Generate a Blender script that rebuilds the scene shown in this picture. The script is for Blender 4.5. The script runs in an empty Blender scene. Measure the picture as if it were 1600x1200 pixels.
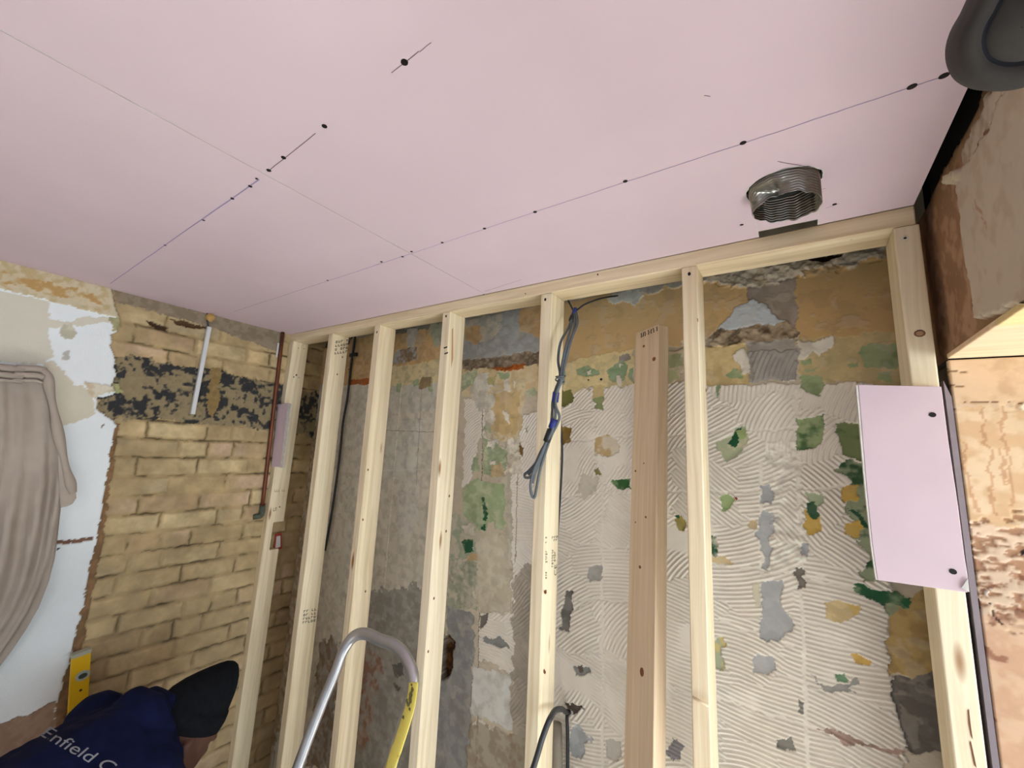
import bpy, bmesh, math, random
import numpy as np
from mathutils import Vector, Matrix
from mathutils.bvhtree import BVHTree

# ------------------------------------------------------------------ camera
# world: X along the stud frame (left -> right), Y into the frame, Z up; camera at height 1.9 m
PITCH = (1.32720215, 0.520773662, -0.508915583)
FPX, CX, CY = 640.878, 723.259, 581.927
def rodr(r):
    r = np.array(r); t = np.linalg.norm(r); k = r/t
    K = np.array([[0,-k[2],k[1]],[k[2],0,-k[0]],[-k[1],k[0],0]])
    return np.eye(3)+math.sin(t)*K+(1-math.cos(t))*K@K
MC = rodr(PITCH)                       # world -> camera (x right, y down, z forward)
CAMZ = 1.9
scene = bpy.context.scene
col = scene.collection
cam = bpy.data.cameras.new('camera'); camo = bpy.data.objects.new('camera', cam); col.objects.link(camo)
right, down, fwd = MC[0], MC[1], MC[2]
camo.matrix_world = Matrix(((right[0],-down[0],-fwd[0],0),(right[1],-down[1],-fwd[1],0),(right[2],-down[2],-fwd[2],CAMZ),(0,0,0,1)))
cam.sensor_width = 36; cam.sensor_fit = 'HORIZONTAL'
cam.lens = FPX/1600*36
cam.shift_x = (800-CX)/1600; cam.shift_y = -(600-CY)/1600
cam.clip_start = 0.02
scene.camera = camo

# ------------------------------------------------------------------ light and exposure
scene.view_settings.view_transform = 'Standard'; scene.view_settings.look = 'None'
scene.view_settings.gamma = 1; scene.view_settings.use_curve_mapping = False
scene.view_settings.exposure = 0.03
w = bpy.data.worlds.new('sky'); scene.world = w; w.use_nodes = True
bg = w.node_tree.nodes['Background']; bg.inputs[0].default_value = (0.72,0.83,1,1); bg.inputs[1].default_value = 0.4
def area(name, loc, tgt, sx, sy, power, c):
    l = bpy.data.lights.new(name, 'AREA'); l.shape = 'RECTANGLE'; l.size = sx; l.size_y = sy; l.energy = power; l.color = c
    o = bpy.data.objects.new(name, l); col.objects.link(o); o.location = loc
    o.rotation_euler = (Vector(tgt)-Vector(loc)).to_track_quat('-Z','Y').to_euler()
    return o
# daylight through the right-hand window opening, plus two added fill lamps behind the camera
area('daylight_right_window', (1.70,0.42,1.50), (-2,0.42,1.45), .9, .95, 34, (0.88,0.99,1.06))
area('fill_side', (1.50,-1.6,1.3), (-.6,1.1,1.2), 1.2, 1.6, 19, (0.88,1.0,0.98))  # added fill lamp inside the room, no opening stands here
area('fill_behind_camera', (-0.4,-2.72,1.05), (-0.4,2,1.1), 2.8, 2.0, 2, (0.86,0.94,1))  # added weak frontal fill for the back wall, source unseen
sun = bpy.data.lights.new('sun','SUN'); sun.energy = 62; sun.angle = .02; sun.color = (.92,.99,1.08)
so_ = bpy.data.objects.new('sun', sun); col.objects.link(so_); so_.rotation_euler = Vector((-1,.12,-1.15)).to_track_quat('-Z','Y').to_euler()

# ------------------------------------------------------------------ helpers
def lin(c):
    return tuple(((v/255)/12.92 if v/255 <= .04045 else ((v/255+.055)/1.055)**2.4) for v in c)
def ray(x, y): return MC.T@np.array([(x-CX)/FPX,(y-CY)/FPX,1.0])
def on(x, y, ax, val):
    d = ray(x,y); v = val-(CAMZ if ax == 2 else 0); p = d*(v/d[ax]); p[2] += CAMZ; return p
LWX, LWK = -2.092, 0.0170            # left wall leans a little: x = LWX + LWK*(z-2.4)
def onleft(x, y, off=0.0):
    d = ray(x,y); t = (LWX+off-0.5*LWK)/(d[0]-LWK*d[2]); p = d*t; p[2] += CAMZ; return p
def lwx(z): return LWX+LWK*(z-2.4)

def tag(o, label=None, cat=None, group=None, kind=None):
    if label: o['label'] = label
    if cat: o['category'] = cat
    if group: o['group'] = group
    if kind: o['kind'] = kind
    return o
def empty(name, loc, label, cat, group=None):
    o = bpy.data.objects.new(name, None); o.location = loc; o.empty_display_size = .05; col.objects.link(o)
    return tag(o, label, cat, group)
def wloc(p):
    v = Vector((0,0,0))
    while p is not None: v += p.location; p = p.parent
    return v
def link(name, me, mat, parent=None, smooth=False):
    o = bpy.data.objects.new(name, me)
    if mat: me.materials.append(mat)
    if parent is not None:
        me.transform(Matrix.Translation(-wloc(parent))); o.parent = parent
    if smooth: me.polygons.foreach_set('use_smooth', [True]*len(me.polygons))
    col.objects.link(o); return o
def mesh(name, verts, faces, mat, parent=None, smooth=False):
    me = bpy.data.meshes.new(name); me.from_pydata([tuple(map(float,v)) for v in verts], [], faces); me.update()
    return link(name, me, mat, parent, smooth)
def frombm(name, bm, mat, parent=None, smooth=False):
    me = bpy.data.meshes.new(name); bm.to_mesh(me); bm.free(); return link(name, me, mat, parent, smooth)
def addbox(bm, lo, hi, M=None):
    vs = [bm.verts.new((x,y,z)) for x in (lo[0],hi[0]) for y in (lo[1],hi[1]) for z in (lo[2],hi[2])]
    for f in ((0,1,3,2),(4,6,7,5),(0,4,5,1),(2,3,7,6),(0,2,6,4),(1,5,7,3)): bm.faces.new([vs[i] for i in f])
    if M is not None: bmesh.ops.transform(bm, matrix=M, verts=vs)
    return vs
def box(name, lo, hi, mat, parent=None, bevel=0, seg=2, M=None):
    bm = bmesh.new(); addbox(bm, lo, hi, M)
    bmesh.ops.recalc_face_normals(bm, faces=bm.faces)
    if bevel: bmesh.ops.bevel(bm, geom=list(bm.edges), offset=bevel, segments=seg, affect='EDGES', profile=.5)
    return frombm(name, bm, mat, parent, False)
def catmull(P, n):
    P = [np.array(p,float) for p in P]; P = [2*P[0]-P[1]]+P+[2*P[-1]-P[-2]]; out = []
    for i in range(1,len(P)-2):
        for k in range(n):
            t = k/n
            out.append(.5*((2*P[i])+(-P[i-1]+P[i+1])*t+(2*P[i-1]-5*P[i]+4*P[i+1]-P[i+2])*t*t+(-P[i-1]+3*P[i]-3*P[i+1]+P[i+2])*t**3))
    out.append(P[-2]); return out
def tube(name, pts, r, mat, parent=None, n=6, seg=12, r2=None, up=None, smooth=True):
    """swept tube; r2 is the second radius of a flattened section, up its axis; r may be a function of 0..1"""
    C = catmull(pts, n) if n > 1 else [np.array(p,float) for p in pts]
    V, F = [], []; N = None
    for i, c in enumerate(C):
        a = C[min(i+1,len(C)-1)]-C[max(i-1,0)]; a = a/(np.linalg.norm(a)+1e-12)
        if up is not None: N = np.array(up,float)
        elif N is None: N = np.array([0,0,1.0]) if abs(a[2]) < .8 else np.array([0,1.0,0])
        N = N-a*(N@a); N /= np.linalg.norm(N)+1e-12; B = np.cross(a,N)
        rr = r(i/(len(C)-1)) if callable(r) else r; q = rr if r2 is None else r2
        for k in range(seg):
            t = 2*math.pi*k/seg; V.append(c+N*rr*math.cos(t)+B*q*math.sin(t))
    L = len(C)
    for i in range(L-1):
        for k in range(seg):
            F.append((i*seg+k, i*seg+(k+1)%seg, (i+1)*seg+(k+1)%seg, (i+1)*seg+k))
    F.append(tuple(range(seg-1,-1,-1))); F.append(tuple((L-1)*seg+k for k in range(seg)))
    return mesh(name, V, F, mat, parent, smooth)
def prism(name, outline, normal, thick, mat, parent=None, bevel=0):
    """outline: 3D points in a plane, extruded along normal"""
    bm = bmesh.new(); vs = [bm.verts.new(tuple(map(float,p))) for p in outline]; f = bm.faces.new(vs)
    r = bmesh.ops.extrude_face_region(bm, geom=[f]); nv = [g for g in r['geom'] if isinstance(g, bmesh.types.BMVert)]
    bmesh.ops.translate(bm, verts=nv, vec=Vector(normal)*thick)
    bmesh.ops.recalc_face_normals(bm, faces=bm.faces)
    if bevel: bmesh.ops.bevel(bm, geom=list(bm.edges), offset=bevel, segments=2, affect='EDGES', profile=.5)
    return frombm(name, bm, mat, parent)

# ------------------------------------------------------------------ materials
def newmat(name, c, rough=.8, metal=0, spec=.5):
    m = bpy.data.materials.new(name); m.use_nodes = True; b = m.node_tree.nodes['Principled BSDF']
    b.inputs['Base Color'].default_value = (*lin(c),1); b.inputs['Roughness'].default_value = rough
    b.inputs['Metallic'].default_value = metal; b.inputs['Specular IOR Level'].default_value = spec
    return m
def N(m, t, **kw):
    n = m.node_tree.nodes.new(t)
    for k, v in kw.items(): setattr(n, k, v)
    return n
def bump(m, src, strength, dist=.001):
    b = N(m,'ShaderNodeBump'); b.inputs['Strength'].default_value = strength; b.inputs['Distance'].default_value = dist
    m.node_tree.links.new(src, b.inputs['Height']); m.node_tree.links.new(b.outputs[0], m.node_tree.nodes['Principled BSDF'].inputs['Normal'])
def noisy(name, c1, c2, scale=20, rough=.85, metal=0, bs=.2, bd=.001, detail=5, spec=.4, stretch=None):
    m = newmat(name, c1, rough, metal, spec); L = m.node_tree.links
    tc = N(m,'ShaderNodeTexCoord'); src = tc.outputs['Object']
    if stretch:
        mp = N(m,'ShaderNodeMapping'); mp.inputs['Scale'].default_value = stretch; L.new(src, mp.inputs[0]); src = mp.outputs[0]
    n = N(m,'ShaderNodeTexNoise'); n.inputs['Scale'].default_value = scale; n.inputs['Detail'].default_value = detail; L.new(src, n.inputs['Vector'])
    r = N(m,'ShaderNodeValToRGB'); r.color_ramp.elements[0].position = .3; r.color_ramp.elements[1].position = .7
    r.color_ramp.elements[0].color = (*lin(c1),1); r.color_ramp.elements[1].color = (*lin(c2),1)
    L.new(n.outputs[0], r.inputs[0]); L.new(r.outputs[0], m.node_tree.nodes['Principled BSDF'].inputs['Base Color'])
    n2 = N(m,'ShaderNodeTexNoise'); n2.inputs['Scale'].default_value = scale*6; n2.inputs['Detail'].default_value = 4; L.new(src, n2.inputs['Vector'])
    if bs: bump(m, n2.outputs[0], bs, bd)
    return m
def wood(name, light, mid, dark, knots=.035, seed=0):
    m = newmat(name, light, .62, 0, .3); L = m.node_tree.links
    at = N(m,'ShaderNodeAttribute'); at.attribute_name = 'grain'
    ad = N(m,'ShaderNodeVectorMath', operation='ADD'); ad.inputs[1].default_value = (seed,seed*.37,seed*.11); L.new(at.outputs['Vector'], ad.inputs[0])
    # slow wobble so the grain lines wander
    nw = N(m,'ShaderNodeTexNoise'); nw.inputs['Scale'].default_value = 2.2; nw.inputs['Detail'].default_value = 2; L.new(ad.outputs[0], nw.inputs['Vector'])
    sc = N(m,'ShaderNodeVectorMath', operation='SCALE'); sc.inputs['Scale'].default_value = .035; L.new(nw.outputs['Color'], sc.inputs[0])
    a2 = N(m,'ShaderNodeVectorMath', operation='ADD'); L.new(ad.outputs[0], a2.inputs[0]); L.new(sc.outputs[0], a2.inputs[1])
    mp = N(m,'ShaderNodeMapping'); mp.inputs['Scale'].default_value = (1.3,70,70); L.new(a2.outputs[0], mp.inputs[0])
    n = N(m,'ShaderNodeTexNoise'); n.inputs['Scale'].default_value = 1.0; n.inputs['Detail'].default_value = 6; n.inputs['Roughness'].default_value = .6; L.new(mp.outputs[0], n.inputs['Vector'])
    r = N(m,'ShaderNodeValToRGB'); e = r.color_ramp.elements
    e[0].position = .25; e[0].color = (*lin(mid),1); e[1].position = .62; e[1].color = (*lin(light),1)
    L.new(n.outputs[0], r.inputs[0])
    mk = N(m,'ShaderNodeMapping'); mk.inputs['Scale'].default_value = (2.6,11,11); L.new(ad.outputs[0], mk.inputs[0])
    v = N(m,'ShaderNodeTexVoronoi'); v.inputs['Scale'].default_value = 1; L.new(mk.outputs[0], v.inputs['Vector'])
    k = N(m,'ShaderNodeValToRGB'); ke = k.color_ramp.elements; ke[0].position = knots; ke[0].color = (1,1,1,1); ke[1].position = knots*2.4+.001; ke[1].color = (0,0,0,1)
    L.new(v.outputs['Distance'], k.inputs[0])
    mx = N(m,'ShaderNodeMix', data_type='RGBA'); mx.inputs['B'].default_value = (*lin(dark),1)
    L.new(k.outputs[0], mx.inputs['Factor']); L.new(r.outputs[0], mx.inputs['A']); L.new(mx.outputs['Result'], m.node_tree.nodes['Principled BSDF'].inputs['Base Color'])
    bump(m, n.outputs[0], .25, .0008)
    return m
def vcolmat(name, rough=.92, bs=.35, scale=350, bd=.0012):
    m = newmat(name, (200,200,200), rough, 0, .25); L = m.node_tree.links
    a = N(m,'ShaderNodeAttribute'); a.attribute_name = 'Col'; L.new(a.outputs['Color'], m.node_tree.nodes['Principled BSDF'].inputs['Base Color'])
    tc = N(m,'ShaderNodeTexCoord'); n = N(m,'ShaderNodeTexNoise'); n.inputs['Scale'].default_value = scale; n.inputs['Detail'].default_value = 3
    L.new(tc.outputs['Object'], n.inputs['Vector']); bump(m, n.outputs[0], bs, bd)
    return m

PINE = [wood('pine_%d'%i, l, mi, (150,104,62), .042, i*7.31) for i, (l, mi) in enumerate((((238,224,192),(212,190,150)),((236,219,186),(206,182,140)),((240,227,198),(216,196,158))))]
PINE_WARM = wood('pine_warm', (226,204,172), (204,178,144), (120,72,40), .04, 3.3)
KNOT = newmat('knot_brown', (128,78,44), .7); DARK = newmat('nail_dark', (34,28,26), .6)
INK = newmat('ink_grey', (92,84,78), .8); INKD = newmat('ink_black', (38,34,34), .8)
PINK = noisy('pink_board_paper', (206,186,194), (212,191,199), 9, .86, bs=.12, bd=.0006, spec=.3)
PINKC = noisy('pink_ceiling_paper', (214,194,202), (220,200,208), 3.0, .88, bs=.1, bd=.0006, spec=.25)
GYP = noisy('gypsum_core', (222,218,212), (200,196,190), 60, .95)
BLACK = newmat('void_shade', (8,8,8), 1)  # flat black standing in for the shade of the voids
SCREW = newmat('screw_black', (22,18,20), .5, .3); ZINC = newmat('screw_zinc', (226,222,204), .4, .2)
PENCIL = newmat('pencil_purple', (158,144,182), .9); PENCILG = newmat('pencil_grey', (120,100,112), .9)
ALU = noisy('brushed_aluminium', (178,180,184), (205,207,210), 8, .34, .9, .08, .0004, stretch=(1,1,1))
FOIL = newmat('duct_foil', (150,149,144), .28, .95)
YEL = noisy('yellow_paint', (214,196,88), (226,212,110), 30, .6); YELW = noisy('level_yellow', (222,176,18), (232,188,24), 20, .5)
COPPER = noisy('copper_tarnished', (122,70,48), (96,58,42), 18, .45, .55); VERDI = noisy('copper_green', (92,104,88), (70,70,58), 60, .8, .2)
CABLE = noisy('grey_cable', (78,84,88), (92,98,102), 30, .5); CABLED = newmat('dark_cable', (48,50,54), .5)
BLUE = newmat('blue_tape', (34,46,122), .5); BTAPE = newmat('black_tape', (26,26,30), .45)
WHITEP = noisy('white_plastic', (214,216,218), (206,208,210), 20, .5, bs=.03)
SHEET = noisy('dust_sheet_cotton', (164,152,140), (174,162,150), 14, .95, bs=.35, bd=.0008)
NAVY = noisy('navy_fleece', (13,18,48), (18,25,60), 30, .95, bs=.3, bd=.001, spec=.15)
KNIT = noisy('black_knit', (18,20,24), (26,28,32), 80, .97, bs=.5, bd=.0015, spec=.1)
SKIN = noisy('dark_skin', (88,58,48), (98,66,54), 30, .55, bs=.08)
TROU = noisy('work_trousers', (44,46,52), (52,54,60), 40, .9)
BOOT = noisy('boot_leather', (74,56,38), (88,66,44), 30, .7)
PRINT = newmat('grey_print', (150,152,158), .85)
LAMPB = noisy('lamp_rubber', (56,54,52), (64,62,58), 60, .9, bs=.1); LAMPD = newmat('lamp_groove', (20,22,34), .7)
FOAM = noisy('foam_yellow', (196,158,96), (176,138,78), 60, .9)
GREYEDGE = noisy('grey_board_paper', (128,118,122), (140,130,134), 14, .9)

def timber(name, origin, axL, axW, L, W, T, mat, parent, bevel=.0025, ends=True):
    """timber along axL from origin; width along axW, thickness along axL x axW (sign chosen by the caller)"""
    a = Vector(axL).normalized(); b = Vector(axW).normalized(); c = a.cross(b)
    bm = bmesh.new(); addbox(bm, (0,0,0), (L,W,T)); bmesh.ops.recalc_face_normals(bm, faces=bm.faces)
    bmesh.ops.bevel(bm, geom=list(bm.edges), offset=bevel, segments=3, affect='EDGES', profile=.5)
    me = bpy.data.meshes.new(name); bm.to_mesh(me); bm.free()
    at = me.attributes.new('grain', 'FLOAT_VECTOR', 'POINT')
    rnd = random.random()*9
    at.data.foreach_set('vector', [v for p in me.vertices for v in (p.co.x+rnd, p.co.y+rnd, p.co.z)])
    o = Vector(origin)
    me.transform(Matrix(((a.x,b.x,c.x,o.x),(a.y,b.y,c.y,o.y),(a.z,b.z,c.z,o.z),(0,0,0,1))))
    if me.transform and Matrix(((a.x,b.x,c.x),(a.y,b.y,c.y),(a.z,b.z,c.z))).determinant() < 0: me.flip_normals()
    return link(name, me, mat, parent)

def discs(name, items, mat, parent, thick=.0006):
    if len(items) > 1: return [discs(name, [i], mat, parent, thick) for i in items]
    """flat marks: items (centre, normal, radius, stretch along up)"""
    bm = bmesh.new()
    for c, n, r, s in items:
        n = Vector(n).normalized(); up = Vector((0,0,1)) if abs(n.z) < .9 else Vector((0,1,0)); u = n.cross(up).normalized(); v = u.cross(n)
        vs = [bm.verts.new(Vector(c)+n*thick+u*r*math.cos(t)+v*r*s*math.sin(t)) for t in [2*math.pi*k/10 for k in range(10)]]
        f = bm.faces.new(vs); vb = [bm.verts.new(p.co-n*thick*1.5) for p in vs]
        for k in range(10): bm.faces.new((vs[k],vs[(k+1)%10],vb[(k+1)%10],vb[k]))
    bmesh.ops.recalc_face_normals(bm, faces=bm.faces)
    return frombm(name, bm, mat, parent)

# ------------------------------------------------------------------ noise and wall painting
class Noise:
    def __init__(s, seed): s.t = np.random.RandomState(seed).rand(256,256)
    def v(s, x, y):
        xi = np.floor(x).astype(int); yi = np.floor(y).astype(int); fx = x-xi; fy = y-yi
        fx = fx*fx*(3-2*fx); fy = fy*fy*(3-2*fy); t = s.t; a, b = xi&255, yi&255; c, d = (xi+1)&255, (yi+1)&255
        return (t[a,b]*(1-fx)+t[c,b]*fx)*(1-fy)+(t[a,d]*(1-fx)+t[c,d]*fx)*fy
    def fbm(s, x, y, sc, o=4):
        r = 0; a = 1; tot = 0
        for i in range(o): r = r+a*s.v(x*sc*2**i+17.3*i, y*sc*2**i+5.1*i); tot += a; a *= .5
        return r/tot
def inpoly(X, Y, P):
    ins = np.zeros(X.shape, bool); n = len(P); j = n-1
    for i in range(n):
        xi, yi = P[i]; xj, yj = P[j]
        if yi != yj:
            c = ((yi > Y) != (yj > Y)) & (X < (xj-xi)*(Y-yi)/(yj-yi)+xi); ins ^= c
        j = i
    return ins
class Wall:
    def __init__(s, U, V, proj, base, seed):
        s.U, s.V = np.meshgrid(U, V, indexing='ij'); s.u, s.v = U, V; s.proj = proj; s.nz = Noise(seed)
        s.C = np.ones(s.U.shape+(3,))*np.array(lin(base)); s.H = np.zeros(s.U.shape)
        s.w1 = s.nz.fbm(s.U, s.V, 45, 4)-.5; s.w2 = s.nz.fbm(s.U+9.1, s.V+3.7, 45, 4)-.5
        s.w3 = s.nz.fbm(s.U+2.2, s.V+5.7, 130, 2)-.5; s.w4 = s.nz.fbm(s.U+6.2, s.V+1.7, 130, 2)-.5
        s.n1 = s.nz.fbm(s.U+4, s.V+8, 14, 5); s.n2 = s.nz.fbm(s.U+1, s.V+6, 90, 3)
    def mask(s, px, rag=.008, world=False):
        P = [(p if world else s.proj(*p)) for p in px]
        us = [p[0] for p in P]; vs = [p[1] for p in P]; m = .03+rag
        i0, i1 = np.searchsorted(s.u, [min(us)-m, max(us)+m]); j0, j1 = np.searchsorted(s.v, [min(vs)-m, max(vs)+m])
        if i1 <= i0 or j1 <= j0: return (slice(0,0),slice(0,0)), np.zeros((0,0),bool)
        sl = (slice(i0,i1), slice(j0,j1))
        return sl, inpoly(s.U[sl]+s.w1[sl]*(rag*3.2+.004)+s.w3[sl]*.006, s.V[sl]+s.w2[sl]*(rag*3.2+.004)+s.w4[sl]*.006, P)
    def paint(s, px, c, rag=.008, dh=None, var=.12, c2=None, thr=.5, world=False, a=1.0):
        sl, m = s.mask(px, rag, world)
        if not m.size: return m
        cc = np.ones(m.shape+(3,))*np.array(lin(c))
        if c2 is None and var > .09: c2 = tuple(v*.92 for v in c); thr = .56
        if c2 is not None:
            k = np.clip((s.nz.fbm(s.U[sl]+len(px), s.V[sl], 46, 5)-thr)*6+.5, 0, 1)[...,None]; cc = cc*(1-k)+np.array(lin(c2))*k
        cc = cc*(1+var*((s.n1[sl]-.5)*1.6+(s.n2[sl]-.5)*.8))[...,None]
        C = s.C[sl]; C[m] = C[m]*(1-a)+cc[m]*a
        if dh is not None: H = s.H[sl]; H[m] = H[m]*0+dh if False else dh+H[m]*.0
        return m
    def build(s, name, pos, mat):
        H = s.H; P = pos(s.U, s.V, H); nu, nv = s.U.shape
        me = bpy.data.meshes.new(name); me.vertices.add(nu*nv); me.vertices.foreach_set('co', P.reshape(-1).astype(np.float32))
        i = np.arange(nu*nv).reshape(nu,nv); q = np.stack([i[:-1,:-1], i[1:,:-1], i[1:,1:], i[:-1,1:]], -1).reshape(-1,4)
        n = len(q); me.loops.add(n*4); me.loops.foreach_set('vertex_index', q.reshape(-1).astype(np.int32))
        me.polygons.add(n); me.polygons.foreach_set('loop_start', np.arange(0,n*4,4,dtype=np.int32)); me.polygons.foreach_set('loop_total', np.full(n,4,dtype=np.int32))
        me.polygons.foreach_set('use_smooth', np.ones(n,bool))
        me.update(calc_edges=True)
        a = me.color_attributes.new('Col', 'FLOAT_COLOR', 'POINT')
        a.data.foreach_set('color', np.concatenate([np.clip(s.C,0,1), np.ones(s.U.shape+(1,))], -1).reshape(-1).astype(np.float32))
        me.materials.append(mat); o = bpy.data.objects.new(name, me); col.objects.link(o); return o
def blur(A, n=1):
    for _ in range(n):
        A = (A+np.roll(A,1,0)+np.roll(A,-1,0))/3; A = (A+np.roll(A,1,1)+np.roll(A,-1,1))/3
    return A

# ================================================================== THE SETTING
# ---- ceiling: pink plasterboard with a duct hole, a slot and an open joint
CR = .203
HC, HR = (.009,.885), .056
def ceiling_board(poly, hole=None, slot=None):
    bm = bmesh.new()
    def loop(P):
        vs = [bm.verts.new((x,y,2.4)) for x, y in P]; return [bm.edges.new((vs[i],vs[(i+1)%len(vs)])) for i in range(len(vs))]
    ed = loop(poly)
    if hole: ed += loop(hole)
    bmesh.ops.triangle_fill(bm, edges=ed, use_beauty=True)
    r = bmesh.ops.extrude_face_region(bm, geom=list(bm.faces))
    bmesh.ops.translate(bm, verts=[g for g in r['geom'] if isinstance(g, bmesh.types.BMVert)], vec=(0,0,.0125))
    bmesh.ops.recalc_face_normals(bm, faces=bm.faces); return bm
random.seed(4)
hole = [(HC[0]+(HR+random.uniform(-.0015,.002))*math.cos(t), HC[1]+(HR+random.uniform(-.0015,.002))*math.sin(t)) for t in [2*math.pi*k/40 for k in range(40)]]
SX = -.802
ceil = None
slot = [(-.0375,1.082),(-.0375,1.043),(.063,1.006),(.0635,1.082)]
bmA = ceiling_board([(SX+.0008,-2.5),(1.6,-2.5),(1.6,.2),(CR,.2),(CR,1.0815),(.0635,1.0815),(.0635,1.054),(-.0375,1.052),(-.0375,1.0815),(SX+.0008,1.0815)], hole)
meA = bpy.data.meshes.new('ceiling'); bmB = ceiling_board([(-2.12,-2.5),(SX-.0008,-2.5),(SX-.0008,1.0815),(-2.12,1.0815)])
bmB.to_mesh(meA); bmA.from_mesh(meA); 
# black slabs added above and behind the boards so the gaps look dark
addbox(bmA, (-2.2,-2.6,2.60), (1.75,1.45,2.64)); addbox(bmA, (.26,1.3,2.13), (1.5,1.36,2.599)); addbox(bmA, (1.5,.2,2.4), (1.6,1.36,2.599))
bmA.to_mesh(meA); bmA.free(); bmB.free()
ceil = bpy.data.objects.new('ceiling', meA); meA.materials.append(PINKC); meA.materials.append(BLACK); col.objects.link(ceil); ceil['kind'] = 'structure'
for p in meA.polygons:
    if p.center.z > 2.42 or p.center.y > 1.084 or (p.center.x > 1.49 and p.center.y > .19): p.material_index = 1
# faint cut lines running from the hole to the slot, chalk lines and torn paper edges
def strip(pa, pb, wdt, z=2.4, dz=.0004):
    a = Vector((pa[0],pa[1],z-dz)); b = Vector((pb[0],pb[1],z-dz)); d = (b-a).normalized(); n = Vector((-d.y,d.x,0))*wdt/2
    return [a-n, b-n, b+n, a+n]
def strips(name, segs, mat, parent):
    V, F = [], []
    for s in segs:
        F.append((len(V),len(V)+1,len(V)+2,len(V)+3)); V += strip(*s)
        F.append((len(V)-4+3,len(V)-4+2,len(V)-4+1,len(V)-4))
    F = F[::2]
    return mesh(name, V, F, mat, parent)
def cp(x, y): p = on(x,y,2,2.4); return (p[0],p[1])
def wob(a, b, wdt, n=14, amp=.0015, seed=1):
    rd = random.Random(seed); pts = [(a[0]+(b[0]-a[0])*i/n+rd.uniform(-amp,amp)*.4, a[1]+(b[1]-a[1])*i/n+rd.uniform(-amp,amp)) for i in range(n+1)]
    return [(pts[i],pts[i+1],wdt) for i in range(n)]
seg = []
seg += wob(cp(1483,116), cp(1161,224), .0015, 10, .0006)+wob(cp(1161,224), cp(836,331), .0015, 10, .0006, 2)+wob(cp(836,331), cp(640,397), .0015, 8, .0006, 3)+wob(cp(640,397), cp(365,487), .0022, 12, .0006, 4)
seg += wob(cp(405,280), cp(172,443), .0026, 16, .0005, 5)
strips('chalk_line', seg, PENCIL, ceil)
seg = wob(cp(418,268), cp(493,208), .0016, 6, .0006, 6)+wob(cp(612,114), cp(655,80), .0012, 5, .0006, 7)+wob(cp(655,80), cp(674,67), .001, 3, .001, 8)
seg += wob(cp(1215,252), cp(1272,262), .0014, 4, .0006, 9)+wob(cp(1281,296), cp(1290,294), .001, 2, .0004, 10)+wob(cp(1290,325), cp(1312,318), .0008, 3, .0004, 11)
seg += wob(cp(1100,149), cp(1110,150), .0014, 3, .0004, 12)+wob(cp(757,455), cp(815,437), .0012, 5, .001, 13)
strips('pencil_mark', seg, PENCILG, ceil)
seg = wob((HC[0]-.048,HC[1]+.03), (-.0382,1.08), .0022, 10, .0012, 14)+wob((HC[0]+.052,HC[1]+.02), (.0642,1.08), .0016, 10, .001, 15)+wob((-.0375,1.0515), (.063,1.0535), .0016, 8, .0006, 16)
seg += wob((SX+.0022,-.6), (SX+.0022,1.08), .0018, 30, .0008, 21)
seg += [(hole[i],hole[(i+1)%40],random.uniform(.001,.0035)) for i in range(40)]
seg += wob(cp(612,376), cp(622,382), .004, 3, .002, 17)+wob(cp(730,425), cp(738,429), .003, 3, .001, 18)+wob(cp(700,402), cp(712,408), .003, 3, .001, 19)
strips('torn_paper_edge', seg, GYP, ceil)
for k, (x, y, r) in enumerate([(632,97,.0052),(507,197,.0046),(443,246,.0046),(420,266,.0046),(401,279,.003),(391,291,.0042),(363,310,.0040),(318,344,.0036),(258,383,.0034),
    (1475,118,.0050),(1425,135,.0050),(1161,223,.0046),(977,283,.0042),(836,331,.0042),(757,357,.0040),(691,379,.0038),(643,393,.0038),(629,401,.0038),(596,409,.0038),(512,438,.0038),
    (1159,351,.0034),(1304,319,.0034),(756,460,.0030)]):
    px = cp(x,y)
    discs('screw', [((px[0],px[1],2.4),(0,0,-1),r,1.0)], SCREW, ceil, .0007)

# ---- back wall (old plaster, paint, paper and combed adhesive)
BW = 1.30
def onb(x, y): p = on(x,y,1,BW); return (p[0],p[2])
Ub = np.concatenate([[-2.22,-2.17],np.arange(-2.13,-.60,.0032), np.arange(-.60,.262,.0020)])
Vb = np.concatenate([[0,.1,.2], np.arange(.30,.98,.005), np.arange(.98,2.47,.0020), [2.6]])
W = Wall(Ub, Vb, onb, (190,178,158), 11)
n1, n2 = W.n1, W.n2; U, V = W.U, W.V
W.H = .003*(n1-.5)+.0012*(n2-.5)
def smooth(x, a, b): t = np.clip((x-a)/(b-a),0,1); return t*t*(3-2*t)
# base colouring: broad blotches of bare plaster
blot = W.nz.fbm(U+20, V, 5, 4)[...,None]
W.C *= (1+.08*(blot-.5)*2); W.C *= (1+.07*(n2[...,None]-.5)*2)
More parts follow.
